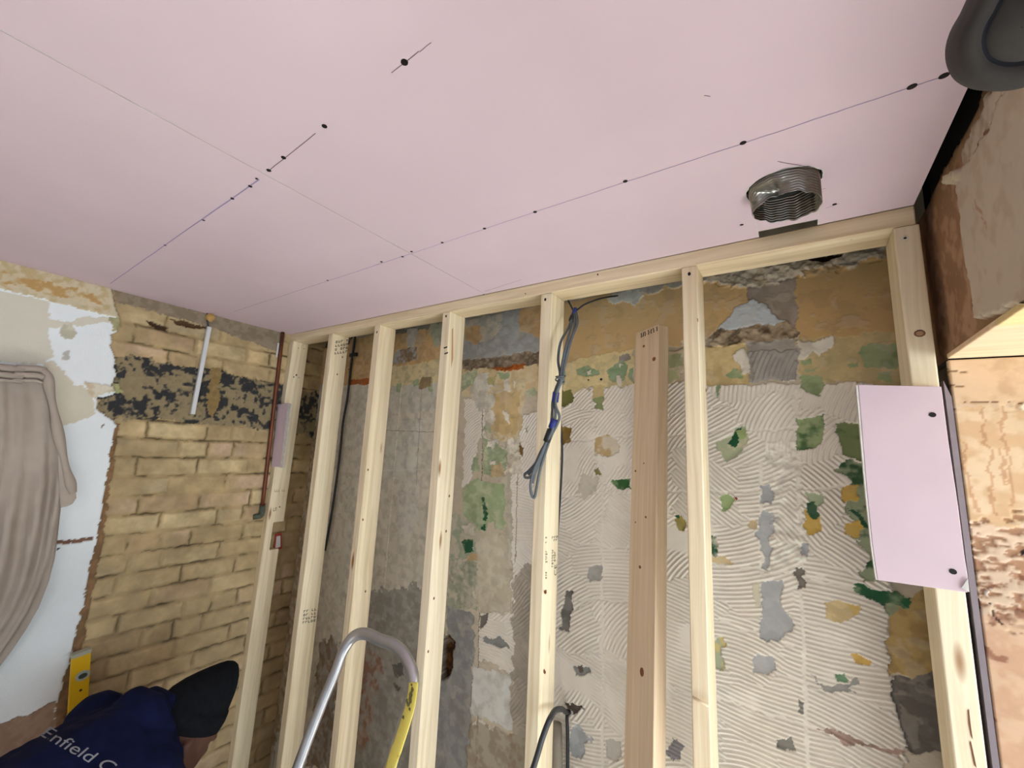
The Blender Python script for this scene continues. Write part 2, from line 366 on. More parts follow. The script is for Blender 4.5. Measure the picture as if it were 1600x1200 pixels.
# combed adhesive
comb_px = [(882,610),(1000,600),(1050,600),(1400,600),(1420,900),(1400,920),(1382,950),(1390,1000),(1400,1060),(1418,1230),(1520,1300),(820,1300),(850,900)]
sl, cm = W.mask(comb_px, .012)
full = np.zeros(U.shape, bool); full[sl] = cm
extra = [[(727,622),(760,622),(757,680),(728,720)],[(725,700),(750,690),(735,750),(722,760)],[(752,950),(812,960),(800,1050),(745,1030)],[(1172,548),(1243,545),(1245,592),(1176,594)],[(740,1120),(800,1150),(800,1230),(715,1230)],[(800,650),(850,640),(842,1230),(800,1200)]]
for e in extra:
    sl, m = W.mask(e, .008); full[sl] |= m
rs = np.random.RandomState(5)
seeds = []
gu = .15
for a in np.arange(-1.0,.4,gu):
    for b in np.arange(.9,2.2,gu):
        su, sv = a+rs.uniform(-.07,.07), b+rs.uniform(-.07,.07)
        if sv > 1.98: ang = rs.uniform(60,80)
        elif sv > 1.85: ang = rs.uniform(15,35) if rs.rand() < .6 else rs.uniform(55,75)
        elif sv > 1.62: ang = rs.choice([rs.uniform(8,25), rs.uniform(-48,-30), rs.uniform(70,95)])
        else: ang = rs.uniform(-20,14) if rs.rand() < .82 else rs.uniform(-38,35)
        if su < -.27: ang = rs.uniform(45,65) if sv > 1.75 else rs.choice([rs.uniform(-45,-15), rs.uniform(40,60), rs.uniform(-5,15)])
        R = rs.choice([-1,1])*rs.uniform(.18,.7); th = math.radians(ang)
        seeds.append((su, sv, su-math.sin(th)*R, sv+math.cos(th)*R))
best = np.full(U.shape, 9.0); arc = np.zeros(U.shape)
wu = U+W.w1*.05; wv = V+W.w2*.05
for su, sv, cu, cv in seeds:
    d = (wu-su)**2+((wv-sv)*1.35)**2; m = d < best
    best[m] = d[m]; r_ = np.hypot(U[m]-cu, V[m]-cv); arc[m] = r_
ph = np.sin(2*math.pi*arc/.0098 + 1.2*(n1-.5)*2)
ridge = np.clip(ph,-.5,1)*.0029*(.6+.8*n1)
fade = smooth(W.nz.fbm(U+31, V+2, 9, 3), .22, .40)
hh = .0035+ridge*fade
W.H[full] = hh[full]
cb = np.array(lin((232,224,212)))*(1+.08*(n1[...,None]-.5)*2+.05*(blot-.5))
W.C[full] = cb[full]
# tile joint lines left in the adhesive, vertical and horizontal
for xpx in ((942,700,942,1200),(1243,600,1262,1200),(1188,720,1190,900)):
    a = onb(xpx[0],xpx[1]); b = onb(xpx[2],xpx[3])
    t = (V-a[1])/(b[1]-a[1]); d = np.abs(U-(a[0]+(b[0]-a[0])*t)+W.w1*.012); m = (d < .0045) & (t > 0) & (t < 1) & full
    W.H[m] = .0015+.0035*n2[m]
for a, b in (((875,688),(1340,665)),((875,775),(1340,762)),((880,845),(990,858)),((880,935),(990,940)),((1098,880),(1290,905)),((1250,905),(1390,925)),((1098,960),(1240,1010)),((1098,1085),(1420,1180)),((880,1020),(990,1040))):
    a = onb(*a); b = onb(*b); t = (U-a[0])/(b[0]-a[0]); d = np.abs(V-(a[1]+(b[1]-a[1])*t)+W.w2*.02); m = (d < .003) & (t > 0) & (t < 1) & full
    W.H[m] = .0012+.002*n2[m]
def P(px, c, rag=.006, dh=None, **k): return W.paint(px, c, rag, dh, **k)
GR, GRL, DG, TAN, CRM, WHT, GRY, OCH = (150,160,128), (176,182,152), (44,86,60), (196,154,100), (206,188,144), (220,212,198), (160,160,158), (200,168,92)
# left bays: pale plaster panels, seams
P([(500,560),(700,590),(690,1210),(380,1210)], (192,184,168), .01, 0.0)
P([(455,850),(480,700),(515,600),(520,620),(500,760),(470,1000),(420,1210),(400,1210)], (150,128,98), .02, .002, c2=(176,158,128))
P([(610,600),(690,590),(680,640),(605,650)], (186,182,170), .006, .001)
P([(605,655),(665,655),(655,740),(603,745)], (192,188,176), .006, .0012)
P([(625,745),(655,745),(650,830),(618,835)], (190,184,172), .004, .001)
for a, b, wd, cdark in (((628,600),(600,920),.004,(214,206,190)),((662,560),(650,760),.003,(150,138,122)),((600,672),(690,676),.003,(146,134,120)),((598,735),(690,733),.003,(204,196,182)),((755,620),(745,1200),.003,(122,110,94)),((815,560),(806,880),.003,(160,146,124)),((740,880),(800,890),.004,(132,118,96)),((770,608),(845,607),.002,(120,112,100))):
    a = onb(*a); b = onb(*b)
    if abs(b[1]-a[1]) > abs(b[0]-a[0]): t = (V-a[1])/(b[1]-a[1]); d = np.abs(U-(a[0]+(b[0]-a[0])*t)+W.w1*.008)
    else: t = (U-a[0])/(b[0]-a[0]); d = np.abs(V-(a[1]+(b[1]-a[1])*t)+W.w2*.008)
    m = (d < wd/2*(.6+n2)) & (t > 0) & (t < 1); W.C[m] = lin(cdark); W.H[m] -= .001
P([(575,925),(640,915),(692,925),(690,1210),(540,1210)], (136,130,120), .02, -.002, c2=(150,144,134))
P([(560,1010),(600,1020),(590,1080),(575,1160),(555,1180)], (138,104,88), .02, None, c2=(150,140,128), thr=.45)
P([(612,1040),(628,1035),(630,1058),(618,1060)], (96,92,86), .004); P([(612,1068),(625,1072),(622,1085)], (98,92,86), .004)
P([(500,1000),(530,1000),(520,1200),(480,1200)], (120,100,84), .02, None, c2=(140,130,118))
# tops of the left bays
P([(500,545),(585,520),(583,598),(545,602),(500,600)], (190,156,112), .008, .003)
P([(455,530),(555,520),(545,540),(470,548)], (80,66,50), .01)
P([(545,594),(583,590),(583,600),(545,602)], (156,88,44), .004)
P([(590,520),(700,495),(695,560),(660,568),(600,578)], (190,156,112), .008, .003)
P([(600,505),(700,492),(700,512),(660,515),(640,520),(600,522)], (120,114,104), .006, .004)
P([(638,515),(655,512),(650,535),(640,552),(636,530)], (186,180,168), .005, .004)
P([(672,508),(695,503),(692,535),(682,545),(672,520)], (160,158,136), .005, .004)
P([(620,548),(652,540),(652,562),(612,570)], (160,158,156), .006, .001, c2=(130,110,90)); P([(633,585),(648,583),(646,593),(635,592)], (150,84,50), .003)
P([(596,576),(690,562),(692,598),(640,600),(596,608)], (200,184,144), .008, .002, c2=(176,164,130), thr=.6)
for q in ([(620,600),(628,598),(626,612),(619,612)],[(645,595),(655,592),(655,603),(646,604)],[(665,592),(676,592),(677,612),(670,610)]): P(q, GR, .003)
P([(655,598),(660,590),(674,590),(674,605),(655,608)], (140,120,90), .004)
# bay between stud 4 and 5
P([(722,500),(850,474),(848,552),(722,566)], (160,160,160), .004, .002, c2=(150,148,144))
P([(724,500),(790,487),(782,515),(765,530),(752,535),(728,520)], (182,172,154), .008, .004, c2=(160,156,150))
P([(722,512),(750,508),(753,530),(745,540),(730,533)], (190,156,112), .005, .003)
P([(812,484),(850,474),(850,532),(835,525),(812,516)], (190,156,112), .004, .004)
P([(722,564),(848,548),(846,572),(722,582)], (140,124,106), .006, -.002, c2=(110,96,80))
P([(722,580),(846,570),(848,615),(822,614),(812,685),(790,690),(770,682),(765,615),(722,618)], (198,176,136), .007, .002, c2=(206,190,156), thr=.55)
P([(766,575),(820,568),(820,576),(800,579),(778,580)], (158,86,34), .003)
P([(738,590),(765,582),(772,605),(740,618)], (206,202,190), .01, .003); P([(740,612),(800,612),(775,640),(745,640)], (208,202,188), .015, .003)
for q in ([(722,585),(748,578),(738,603),(722,612)],[(776,583),(797,581),(796,592),(780,592)],[(815,600),(821,603),(819,608)],[(822,613),(835,606),(842,612),(838,620),(826,620)],[(755,668),(762,660),(772,675),(755,674)],
          [(737,715),(748,712),(750,735),(738,740)],[(818,668),(826,665),(825,676)]): P(q, GR, .006, .001, c2=GRL, thr=.6)
P([(763,592),(776,585),(773,602),(764,603)], (172,164,116), .004)
P([(772,614),(812,612),(808,678),(772,676)], (196,170,124), .008, .002)
P([(756,678),(775,690),(792,698),(815,680),(812,740),(790,735),(765,744),(754,738)], (186,176,156), .012, .003, c2=(214,206,188))
P([(757,684),(775,692),(792,702),(792,735),(766,746),(754,738)], GR, .012, .001, c2=GRL, thr=.6)
for q in ([(762,637),(774,645),(770,662),(759,655)],[(787,640),(797,648),(796,662),(788,656)],[(788,593),(796,593),(797,611),(789,611)],[(801,597),(805,600),(804,608)],[(763,690),(780,685),(770,700),(760,700)],[(792,690),(803,684),(806,695),(797,698)],[(769,720),(775,720),(774,727),(768,726)]): P(q, WHT, .005, .004)
P([(768,730),(785,722),(790,745),(765,746)], (190,168,128), .008, .002)
P([(722,762),(742,748),(760,755),(790,757),(790,790),(786,820),(776,832),(768,812),(758,830),(740,822),(722,800)], (150,164,126), .012, .001, c2=(170,180,146), thr=.56)
P([(700,795),(735,815),(745,825),(745,872),(700,872)], (150,158,136), .012, .001, c2=(184,176,156), thr=.5)
P([(722,820),(738,818),(742,835),(725,835)], (206,198,180), .006, .003)
for q in ([(753,775),(758,778),(762,812),(755,812)],[(752,822),(760,818),(761,835),(753,845)],[(722,845),(738,840),(740,860),(728,866)]): P(q, DG, .006, .001, c2=GR, thr=.62)
P([(735,866),(745,862),(744,875),(730,878)], (196,168,124), .006)
P([(745,822),(780,835),(798,830),(796,960),(745,955)], (196,188,168), .01, .001, c2=(186,176,154))
P([(702,868),(745,880),(744,950),(700,955)], (180,174,154), .014, .002, c2=(150,154,134), thr=.55)
P([(770,745),(800,740),(800,860),(790,880),(790,760)], (188,180,162), .006, .002)
P([(812,690),(820,700),(818,715),(812,708)], (120,92,50), .004)
P([(803,900),(846,870),(842,1210),(798,1210)], (150,140,124), .01, None, c2=(164,152,136), a=.8)
P([(750,962),(765,958),(760,975),(752,985)], (120,112,104), .003, -.002); P([(755,995),(780,995),(800,1015),(775,1010),(757,1002)], (142,142,140), .005, -.001)
P([(702,950),(742,958),(738,1100),(728,1210),(640,1210),(690,1060)], (136,134,132), .01, -.001, c2=(150,148,144))
P([(693,992),(702,992),(710,1003),(707,1020),(706,1045),(697,1060),(688,1062),(688,1000)], (96,62,28), .004, -.045, c2=(60,38,18))
P([(742,1040),(770,1048),(797,1052),(800,1108),(798,1140),(768,1125),(734,1112)], (206,204,198), .006, .003, c2=(196,194,188))
P([(735,1122),(800,1148),(842,1165),(838,1210),(725,1210)], (146,128,104), .01, None, c2=(170,160,138), a=.85)
# bay D top
P([(876,474),(1068,436),(1068,540),(990,546),(960,552),(880,566)], (198,168,122), .005, .002, var=.06)
P([(950,464),(1005,448),(1006,462),(992,478),(975,472),(958,475),(952,470)], (190,190,184), .006, .006)
P([(955,455),(1068,430),(1068,446),(1040,452),(1012,460),(1003,450),(960,462)], (170,166,156), .008, .006)
P([(880,566),(965,550),(990,546),(990,602),(940,604),(925,602),(900,615),(880,625)], (212,194,148), .006, .003, var=.12)
P([(965,556),(985,552),(985,560),(970,566)], (150,140,132), .005)
for q in ([(900,578),(918,571),(930,576),(938,583),(925,588),(903,587)],[(948,577),(960,570),(972,562),(982,572),(976,592),(960,598),(952,592)],[(984,577),(990,575),(990,600),(983,590)],[(878,580),(887,585),(884,600),(876,605)],[(1044,555),(1066,552),(1066,572),(1046,576)],[(1044,580),(1060,576),(1062,595),(1044,598)]): P(q, (146,162,130), .005, .001, c2=(130,150,116), thr=.6)
P([(1040,550),(1068,545),(1068,600),(1040,600)], (200,176,128), .005, .003, a=.35)
for q in ([(918,579),(926,576),(925,584),(919,584)],[(964,586),(970,586),(971,602),(962,602)],[(968,568),(973,568),(971,574)],[(885,622),(893,618),(890,632)]): P(q, WHT, .003, .004)
P([(926,602),(943,602),(943,635),(930,632)], (204,184,134), .005, .001); P([(928,622),(943,618),(942,640),(930,636)], (146,156,110), .005, .001)
P([(878,612),(892,612),(897,625),(882,638),(876,636)], (120,118,66), .005, .000); P([(877,665),(893,667),(893,688),(880,694),(876,692)], (132,104,50), .005, -.002, c2=(170,140,86))
P([(930,686),(948,682),(965,688),(966,705),(950,716),(933,710)], (190,164,120), .006, .001, c2=(216,204,184)); 
P([(955,752),(970,750),(985,748),(985,761),(965,763)], (54,96,52), .004, .001, c2=(110,140,90)); P([(928,733),(936,730),(938,742),(930,742)], (140,130,84), .004)
P([(912,735),(935,745),(928,775),(905,780),(905,760)], (206,198,184), .012, .003)
P([(920,885),(940,885),(940,905),(925,908),(918,900)], (176,172,166), .006, .001); P([(885,925),(896,922),(893,960),(890,990),(876,985),(878,940)], (132,128,122), .005, -.002, c2=(110,106,100))
P([(897,1040),(920,1040),(923,1052),(900,1056)], (150,150,148), .004, -.001); P([(903,1038),(909,1038),(910,1050),(904,1050)], (110,96,84), .002)
P([(890,1135),(905,1130),(922,1150),(910,1185),(890,1180)], (178,180,182), .008, 0); P([(948,1150),(970,1155),(970,1190),(950,1180)], (192,188,180), .008, .001)
P([(880,1095),(900,1100),(915,1110),(895,1112)], (90,80,72), .006, -.001); P([(1052,1150),(1072,1165),(1055,1190),(1040,1175)], (140,136,140), .006)
P([(1055,805),(1066,802),(1072,812),(1070,832),(1060,828)], (164,150,84), .004, .001); P([(1053,804),(1062,802),(1060,810)], DG, .003)
# bay F
P([(1096,440),(1178,445),(1178,475),(1150,495),(1120,515),(1105,530),(1096,530)], (200,168,120), .005, .002, var=.06)
P([(1240,428),(1404,392),(1404,522),(1330,526),(1252,534),(1240,520)], (192,160,112), .005, .002, var=.05)
P([(1171,447),(1246,430),(1246,500),(1242,516),(1225,510),(1200,495),(1171,472)], (146,134,122), .004, .000, c2=(160,146,136))
P([(1180,468),(1200,480),(1217,498),(1234,506),(1200,512),(1122,516),(1135,500),(1150,482)], (188,194,200), .004, .004, c2=(178,184,190), thr=.6)
P([(1104,530),(1120,516),(1230,503),(1246,520),(1244,530),(1175,538),(1103,542)], (160,142,118), .008, .001, c2=(108,92,74), thr=.52)
P([(1096,420),(1390,372),(1404,392),(1378,402),(1330,420),(1300,412),(1262,422),(1262,434),(1245,434),(1200,446),(1170,452),(1150,448),(1120,446),(1097,446)], (198,186,168), .012, .007, c2=(176,160,136), thr=.58)
P([(1256,404),(1316,394),(1314,400),(1290,408),(1265,408)], (56,36,26), .003, -.01)
P([(1100,542),(1170,536),(1174,600),(1101,602)], (204,182,134), .005, .001, c2=(190,166,118)); P([(1244,532),(1330,524),(1404,518),(1410,604),(1252,594)], (198,178,132), .006, .001, c2=(184,166,124))
P([(1167,536),(1246,530),(1246,592),(1172,596)], (156,150,144), .005, None, a=.85)
for q in ([(1150,550),(1165,545),(1170,560),(1172,586),(1160,582),(1152,568),(1144,562)],[(1248,532),(1275,534),(1300,527),(1301,540),(1284,556),(1268,550),(1255,560),(1246,560)]): P(q, WHT, .004, .004)
for q in ([(1132,589),(1145,575),(1160,582),(1165,590),(1145,592)],[(1250,562),(1267,560),(1262,568),(1252,568)],[(1255,576),(1275,574),(1272,579),(1260,581)],[(1251,585),(1290,588),(1286,608),(1284,622),(1268,618),(1247,606)],[(1320,567),(1340,565),(1338,573),(1325,573)],[(1346,541),(1404,538),(1404,574),(1350,577)],[(1378,582),(1397,580),(1395,598),(1372,594)],[(1120,602),(1128,600),(1126,612),(1121,623)]): P(q, (152,164,124), .004, .001, c2=(134,150,110), thr=.6)
P([(1119,690),(1130,684),(1142,682),(1150,668),(1165,668),(1168,688),(1150,714),(1133,722),(1124,708)], GRL, .004, .001, c2=(196,192,160), thr=.6); P([(1138,690),(1150,672),(1160,669),(1153,690),(1148,698),(1142,698)], (34,84,54), .004)
P([(1152,674),(1164,672),(1166,684),(1155,686)], (160,176,120), .003)
P([(1246,655),(1290,650),(1286,680),(1276,700),(1248,704)], (156,170,126), .004, .001, c2=(82,112,72), thr=.56); P([(1308,662),(1348,660),(1352,720),(1330,718),(1315,712)], (126,138,96), .004, .001, c2=(90,112,72), thr=.6)
P([(1126,778),(1140,770),(1152,782),(1146,792),(1128,797)], (156,172,122), .005, .001, c2=(90,130,80), thr=.6); P([(1149,776),(1155,780),(1153,784),(1149,783)], (150,40,30), .002)
P([(1262,772),(1285,770),(1290,785),(1270,792)], (170,182,150), .004, .001)
P([(1312,725),(1355,720),(1372,905),(1350,915),(1350,860),(1338,845),(1325,780)], (150,160,130), .01, .001, c2=(56,88,60), thr=.53)
for q in ([(1316,762),(1338,760),(1341,784),(1318,785)],[(1320,818),(1345,812),(1352,822),(1340,835),(1322,840)],[(1256,795),(1278,800),(1281,828),(1270,834),(1258,832)]): P(q, (204,170,90), .004, .002)
P([(1262,782),(1276,780),(1278,806),(1266,808),(1260,796)], DG, .004, .001); P([(1330,792),(1345,800),(1365,830),(1350,825)], DG, .006)
for q in ([(1188,758),(1208,755),(1203,785),(1185,783)],[(1188,795),(1205,800),(1208,830),(1205,860),(1200,892),(1191,888),(1190,845),(1182,835)],[(1190,908),(1220,906),(1222,945),(1232,960),(1238,985),(1210,1003),(1190,998)],[(1176,1030),(1190,1024),(1210,1026),(1214,1046),(1195,1052),(1178,1046)],[(1248,850),(1260,850),(1262,872),(1250,870)]): P(q, (176,176,176), .005, .000, c2=(168,168,170))
P([(1245,888),(1258,888),(1256,925),(1250,928),(1246,905)], (120,112,104), .006, -.001)
P([(1178,912),(1188,910),(1188,950),(1178,948)], (206,198,178), .003, .004); P([(1170,810),(1182,812),(1180,826),(1170,826)], (212,190,150), .004, .002)
P([(1290,942),(1318,938),(1340,945),(1338,964),(1310,973),(1290,968)], (216,192,146), .004, .004); P([(1322,942),(1338,945),(1338,960),(1332,960)], (204,174,104), .002, .004)
P([(1330,1024),(1345,1022),(1366,1032),(1350,1038),(1335,1034)], (214,176,100), .003, .003)
P([(1266,1050),(1274,1065),(1300,1072),(1340,1058),(1342,1068),(1325,1074),(1340,1084),(1290,1082)], (160,158,154), .004, .003); P([(1305,1050),(1320,1048),(1322,1060),(1308,1062)], (120,150,118), .005, .001, c2=(60,100,70))
P([(1218,1155),(1238,1152),(1242,1172),(1228,1172),(1214,1166)], (140,136,130), .004, -.001); P([(1278,1136),(1340,1152),(1420,1178),(1420,1182),(1320,1160)], (176,150,136), .008)
P([(1384,930),(1402,936),(1460,925),(1470,1060),(1392,1052),(1388,960)], (176,150,98), .006, .001, c2=(158,130,84))
P([(1330,912),(1345,914),(1385,925),(1424,932),(1420,945),(1395,950),(1340,930)], (44,92,62), .006, .002, c2=(120,146,110), thr=.56); P([(1380,945),(1405,950),(1400,968),(1388,966)], GR, .006)
P([(1388,1060),(1470,1048),(1480,1178),(1412,1172),(1400,1110)], (112,106,100), .006, -.001, c2=(98,92,86))
P([(1106,838),(1118,836),(1123,855),(1116,868),(1107,862)], DG, .004, .001, c2=(220,214,196), thr=.68); P([(1106,870),(1130,866),(1150,880),(1108,878)], (214,192,150), .004, .002)
P([(1105,1000),(1130,1000),(1132,1045),(1108,1042)], (170,176,150), .006, .001, c2=(206,190,130)); P([(1245,1090),(1255,1095),(1252,1115),(1245,1108)], (150,148,142), .004)
# rough rubbly bands and holes get extra relief
for q, amp in (([(722,564),(848,548),(846,572),(722,582)], .010),([(1104,530),(1120,516),(1230,503),(1246,520),(1244,530),(1175,538),(1103,542)], .010),([(1096,420),(1390,372),(1404,402),(1300,425),(1170,452),(1097,446)], .008),([(1200,690),(1250,690),(1260,890),(1205,890)], .006),([(756,678),(815,680),(812,740),(754,738)], .004),([(702,868),(745,880),(744,950),(700,955)], .005)):
    sl, m = W.mask(q, .006); hz = W.nz.fbm(U[sl]+3, V[sl]+2, 75, 4)-.5; H = W.H[sl]; H[m] += (hz*amp*2)[m]
    K = W.C[sl]; K[m] = K[m]*(1+.5*hz[...,None])[m]
W.H = .75*W.H+.25*blur(W.H)
W.C = np.clip(W.C*np.where(full, 1.04, 1.16)[...,None]*np.array([.99,1.01,1.0]), 0, .88)
# grime, scuffs and pale scrapes over everything that is not combed adhesive
gk = smooth(W.nz.fbm(U+13, V+21, 26, 5), .56, .66); gk2 = smooth(W.nz.fbm(U+23, V+11, 34, 5), .60, .68); fac = np.where(full, .12, .5)
W.C = W.C*(1-(gk*fac*.35)[...,None])+np.array(lin((124,110,92)))*(gk*fac*.35)[...,None]
W.C = W.C*(1-(gk2*fac*.45)[...,None])+np.array(lin((206,196,178)))*(gk2*fac*.45)[...,None]; W.H += gk2*fac*.0015
wb = W.build('wall_back', lambda U, V, H: np.stack([U, BW-H, V], -1), vcolmat('old_plaster')); wb['kind'] = 'structure'
discs('plug_hole', [((onb(920,594)[0],BW-.004,onb(920,594)[1]),(0,-1,0),.0025,1),((onb(940,593)[0],BW-.004,onb(940,593)[1]),(0,-1,0),.004,1)], DARK, wb, .001)

# ---- left wall: stock brick, black smoke band, white plaster patch
def onl(x, y): p = onleft(x,y); return (p[1],p[2])
Ul = np.concatenate([[-2.5,-1.5,-.8], np.arange(-.30,1.304,.0042)]); Vl = np.concatenate([[0,.15], np.arange(.22,2.402,.0042), [2.6]])
B = Wall(Ul, Vl, onl, (150,126,88), 23)
U, V = B.U, B.V; n1, n2 = B.n1, B.n2
z0 = 1.898; course = .0765
wv_ = V+(B.nz.fbm(U+2, V*.3, 3, 2)-.5)*.012+B.w2*.010; wu_ = U+B.w1*.012
ci = np.floor((wv_-z0)/course).astype(int); fv = (wv_-z0)/course-ci
off = np.where(ci%2 == 0, 0.0, .1125)+((ci*37)%11)*.004
bl = .225
bi = np.floor((wu_+off)/bl).astype(int); fu = (wu_+off)/bl-bi
hd = ((ci*13+bi*7)%5 == 0)                       # a pair of headers in place of some stretchers
mj = np.minimum(np.minimum(fu,1-fu)*bl, np.where(hd, np.abs(fu-.5)*bl, 1.0)); mb = np.minimum(fv,1-fv)*course
mort = np.minimum(mj, mb)
edge = .0055+.006*(n1-.45)+.004*(n2-.5)
face = smooth(mort, edge*.6, edge*.6+.009)
rt = np.random.RandomState(8).rand(64,64,4); hi = (hd & (fu > .5)).astype(int)
rr = rt[(ci*1)%64, (bi*2+hi)%64]
pal = np.array([lin((176,156,118)), lin((168,148,110)), lin((186,168,130)), lin((164,140,110)), lin((156,142,112)), lin((182,158,132))])
bc = pal[(rr[...,0]*6).astype(int)]*(.88+.26*rr[...,1])[...,None]*(1+.5*(n1-.5)+.25*(n2-.5))[...,None]
mc = np.array(lin((158,138,102)))*(1+.5*(n1-.5))[...,None]
smear = smooth(B.nz.fbm(U+7, V+1, 8, 4), .30, .56)[...,None]   # mortar smeared over the faces
face3 = face[...,None]*(1-.75*smear)*.8
B.C = mc*(1-face3)+bc*face3
crack_shade = (smooth(np.where(fv < .5, fv, fv-1)*course+.002*(n2-.5), -.004,-.001)*(1-smooth(np.where(fv < .5, fv, fv-1)*course+.002*(n2-.5), .0,.003))*smooth(B.nz.fbm(U+17, V*.6+1, 9, 3), .50,.60))  # cracks under the courses, joint shadow painted in as thin dark lines
B.C *= (1-.6*crack_shade)[...,None]
dk = smooth(B.nz.fbm(U+3, V+9, 16, 3), .52, .64)*(1-smooth(mort,.0,.006))
B.C *= (1-.62*dk)[...,None]
B.H = -crack_shade*.006+face*(.0065+.005*(rr[...,2]-.5))*(1-.45*smear[...,0])+.006*(B.nz.fbm(U+5,V+5,30,4)-.5)+.004*(n1-.5)+.003*(n2-.5)-dk*.008
def Q(px, c, rag=.006, dh=None, **k): return B.paint(px, c, rag, dh, **k)
B.C *= (1.22+.34*(B.nz.fbm(U+6,V+3,20,4)-.5)*2)[...,None]
# paler lower courses
low = (smooth(1.5-V,0,.5)*.5)[...,None]; B.C = B.C*(1-low*.5)+np.array(lin((176,158,128)))*(low*.5)*(.55+.45*face)[...,None]
Q([(176,450),(300,483),(445,520),(437,552),(330,512),(250,490),(180,472)], (132,118,98), .006, .004, c2=(146,132,112))
Q([(230,500),(262,512),(258,518),(236,510)], (70,50,36), .004, -.012); Q([(265,498),(330,512),(300,514),(275,508)], (90,66,44), .004, -.008)
# black band
sl, m = B.mask([(165,560),(200,555),(300,575),(330,575),(420,598),(520,620),(520,690),(425,672),(330,662),(240,655),(160,655),(150,620)], .012)
k1 = B.nz.fbm(U[sl]*1.0+5, V[sl]*1.5+4, 13, 3); k2 = B.nz.fbm(U[sl]+1, V[sl]+4, 60, 4)
bb = np.array(lin((144,130,100)))*(1+.3*(k2-.5))[...,None]*np.ones((1,1,3)); blk = smooth(k1*.55+k2*.45, .468, .55)[...,None]
bb = bb*(1-.94*blk)+np.array(lin((38,42,50)))*.94*blk; Cc = B.C[sl]; Cc[m] = bb[m]; Hh = B.H[sl]; Hh[m] = (.006+.006*(k2-.5)*2)[m]
Q([(328,575),(345,575),(342,625),(330,655),(322,640)], (156,130,80), .006, None, a=.8)
# plaster patch with a broken edge, proud of the bricks
T = .016
edge_px = [(-700,330),(0,405),(172,452),(175,470),(182,490),(187,510),(176,522),(172,530),(176,560),(180,585),(174,598),(172,605),(186,604),(192,612),(176,616),(152,622),(150,630),(155,645),(176,656),(180,660),(172,700),(160,780),(148,850),(140,880),(125,960),(118,985),(112,1010),(100,1055),(88,1100),(86,1130),(60,1230),(-700,1230)]
Q(edge_px, (232,238,240), .004, T, var=.03)
Q([(-700,330),(0,405),(172,452),(175,470),(184,497),(140,488),(75,470),(30,458),(0,452),(-700,400)], (206,194,166), .004, T+.003, c2=(190,170,130), thr=.55)
Q([(0,425),(60,440),(120,452),(165,472),(160,478),(80,462),(0,440)], (186,150,96), .006, None, c2=(206,192,160), thr=.5)
Q([(-400,440),(0,455),(30,460),(75,472),(75,500),(110,505),(130,495),(178,498),(182,508),(150,505),(110,512),(75,515),(80,560),(65,568),(-400,560)], (212,208,192), .004, T+.001, var=.04)
Q([(65,565),(80,565),(100,580),(115,605),(130,605),(140,615),(150,640),(140,655),(92,665),(85,640),(75,600)], (212,206,186), .006, T+.001, var=.06)
Q([(95,510),(112,506),(118,522),(108,532),(92,526)], (204,200,178), .003, T+.002); Q([(96,550),(108,548),(108,562),(95,562)], (206,204,196), .003, T+.002)
Q([(130,596),(150,600),(172,603),(186,602),(178,612),(160,614),(148,622),(136,616),(135,606)], (206,190,160), .003, T+.006, c2=(224,216,196)); Q([(176,600),(186,600),(194,612),(180,616)], (170,170,120), .003, .01)
Q([(168,497),(184,497),(187,512),(176,518)], (176,170,130), .004, T)
Q([(82,845),(145,839),(145,844),(84,850)], (126,92,74), .002, .004); Q([(88,855),(91,855),(91,858),(88,858)], (30,26,24), .001)
Q([(156,664),(162,662),(160,670),(155,670)], (150,138,124), .002); 
Q([(-700,1140),(-60,1150),(0,1129),(45,1112),(88,1092),(84,1140),(60,1240),(-700,1240)], (150,124,104), .004, .004, c2=(162,136,114))
# rusty brown torn strip along the plaster edge
strip_px = [(180,660),(187,662),(180,700),(168,780),(160,850),(150,890),(138,960),(130,1000),(118,1060),(104,1110),(94,1150),(84,1150),(88,1100),(100,1055),(112,1010),(118,985),(125,960),(140,880),(148,850),(160,780),(172,700)]
Q(strip_px, (126,98,70), .004, .010, c2=(142,110,78))
B.H = .6*B.H+.4*blur(B.H)
brick = vcolmat('stock_brick', .94, .5, 220, .002)
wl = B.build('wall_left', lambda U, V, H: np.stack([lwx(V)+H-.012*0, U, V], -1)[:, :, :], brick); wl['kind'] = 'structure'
wl.data.flip_normals()

# ---- right: dropped box (left face) with plaster and brown ply, its wooden soffit, ceiling gap
RX = .226
def onr(x, y): p = on(x,y,0,RX); return (p[1],p[2])
R_ = Wall(np.arange(.2,1.294,.004), np.arange(2.102,2.4261,.004), onr, (150,118,86), 31)
R_.C *= (1+.5*(R_.n1[...,None]-.5)); R_.H = .003*(R_.n1-.5)
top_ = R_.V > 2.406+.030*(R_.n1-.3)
R_.paint([(1380,290),(1520,120),(1600,20),(1540,500),(1420,620)], (172,138,108), .006, None, c2=(146,112,84))
pl = [(1538,500),(1533,460),(1524,420),(1515,360),(1512,320),(1508,285),(1490,281),(1497,270),(1515,262),(1536,240),(1545,220),(1562,195),(1572,160),(1585,140),(1600,100),(1900,-200),(2300,-200),(1800,400)]
R_.paint(pl, (196,184,164), .003, .010, var=.06, c2=(186,170,148), thr=.6)
R_.paint([(1490,281),(1497,270),(1515,260),(1520,272),(1508,283)], (222,210,180), .002, .016)
R_.paint([(1511,262),(1511,230),(1525,205),(1540,180),(1550,140),(1590,110),(1600,118),(1580,150),(1562,190),(1545,215),(1535,240)], (176,158,132), .005, .005, c2=(202,190,170), thr=.5)
R_.paint([(1518,258),(1537,238),(1546,218),(1564,193),(1574,158),(1588,140),(1583,140),(1568,160),(1558,192),(1540,215),(1532,238)], (124,90,66), .002, .006)
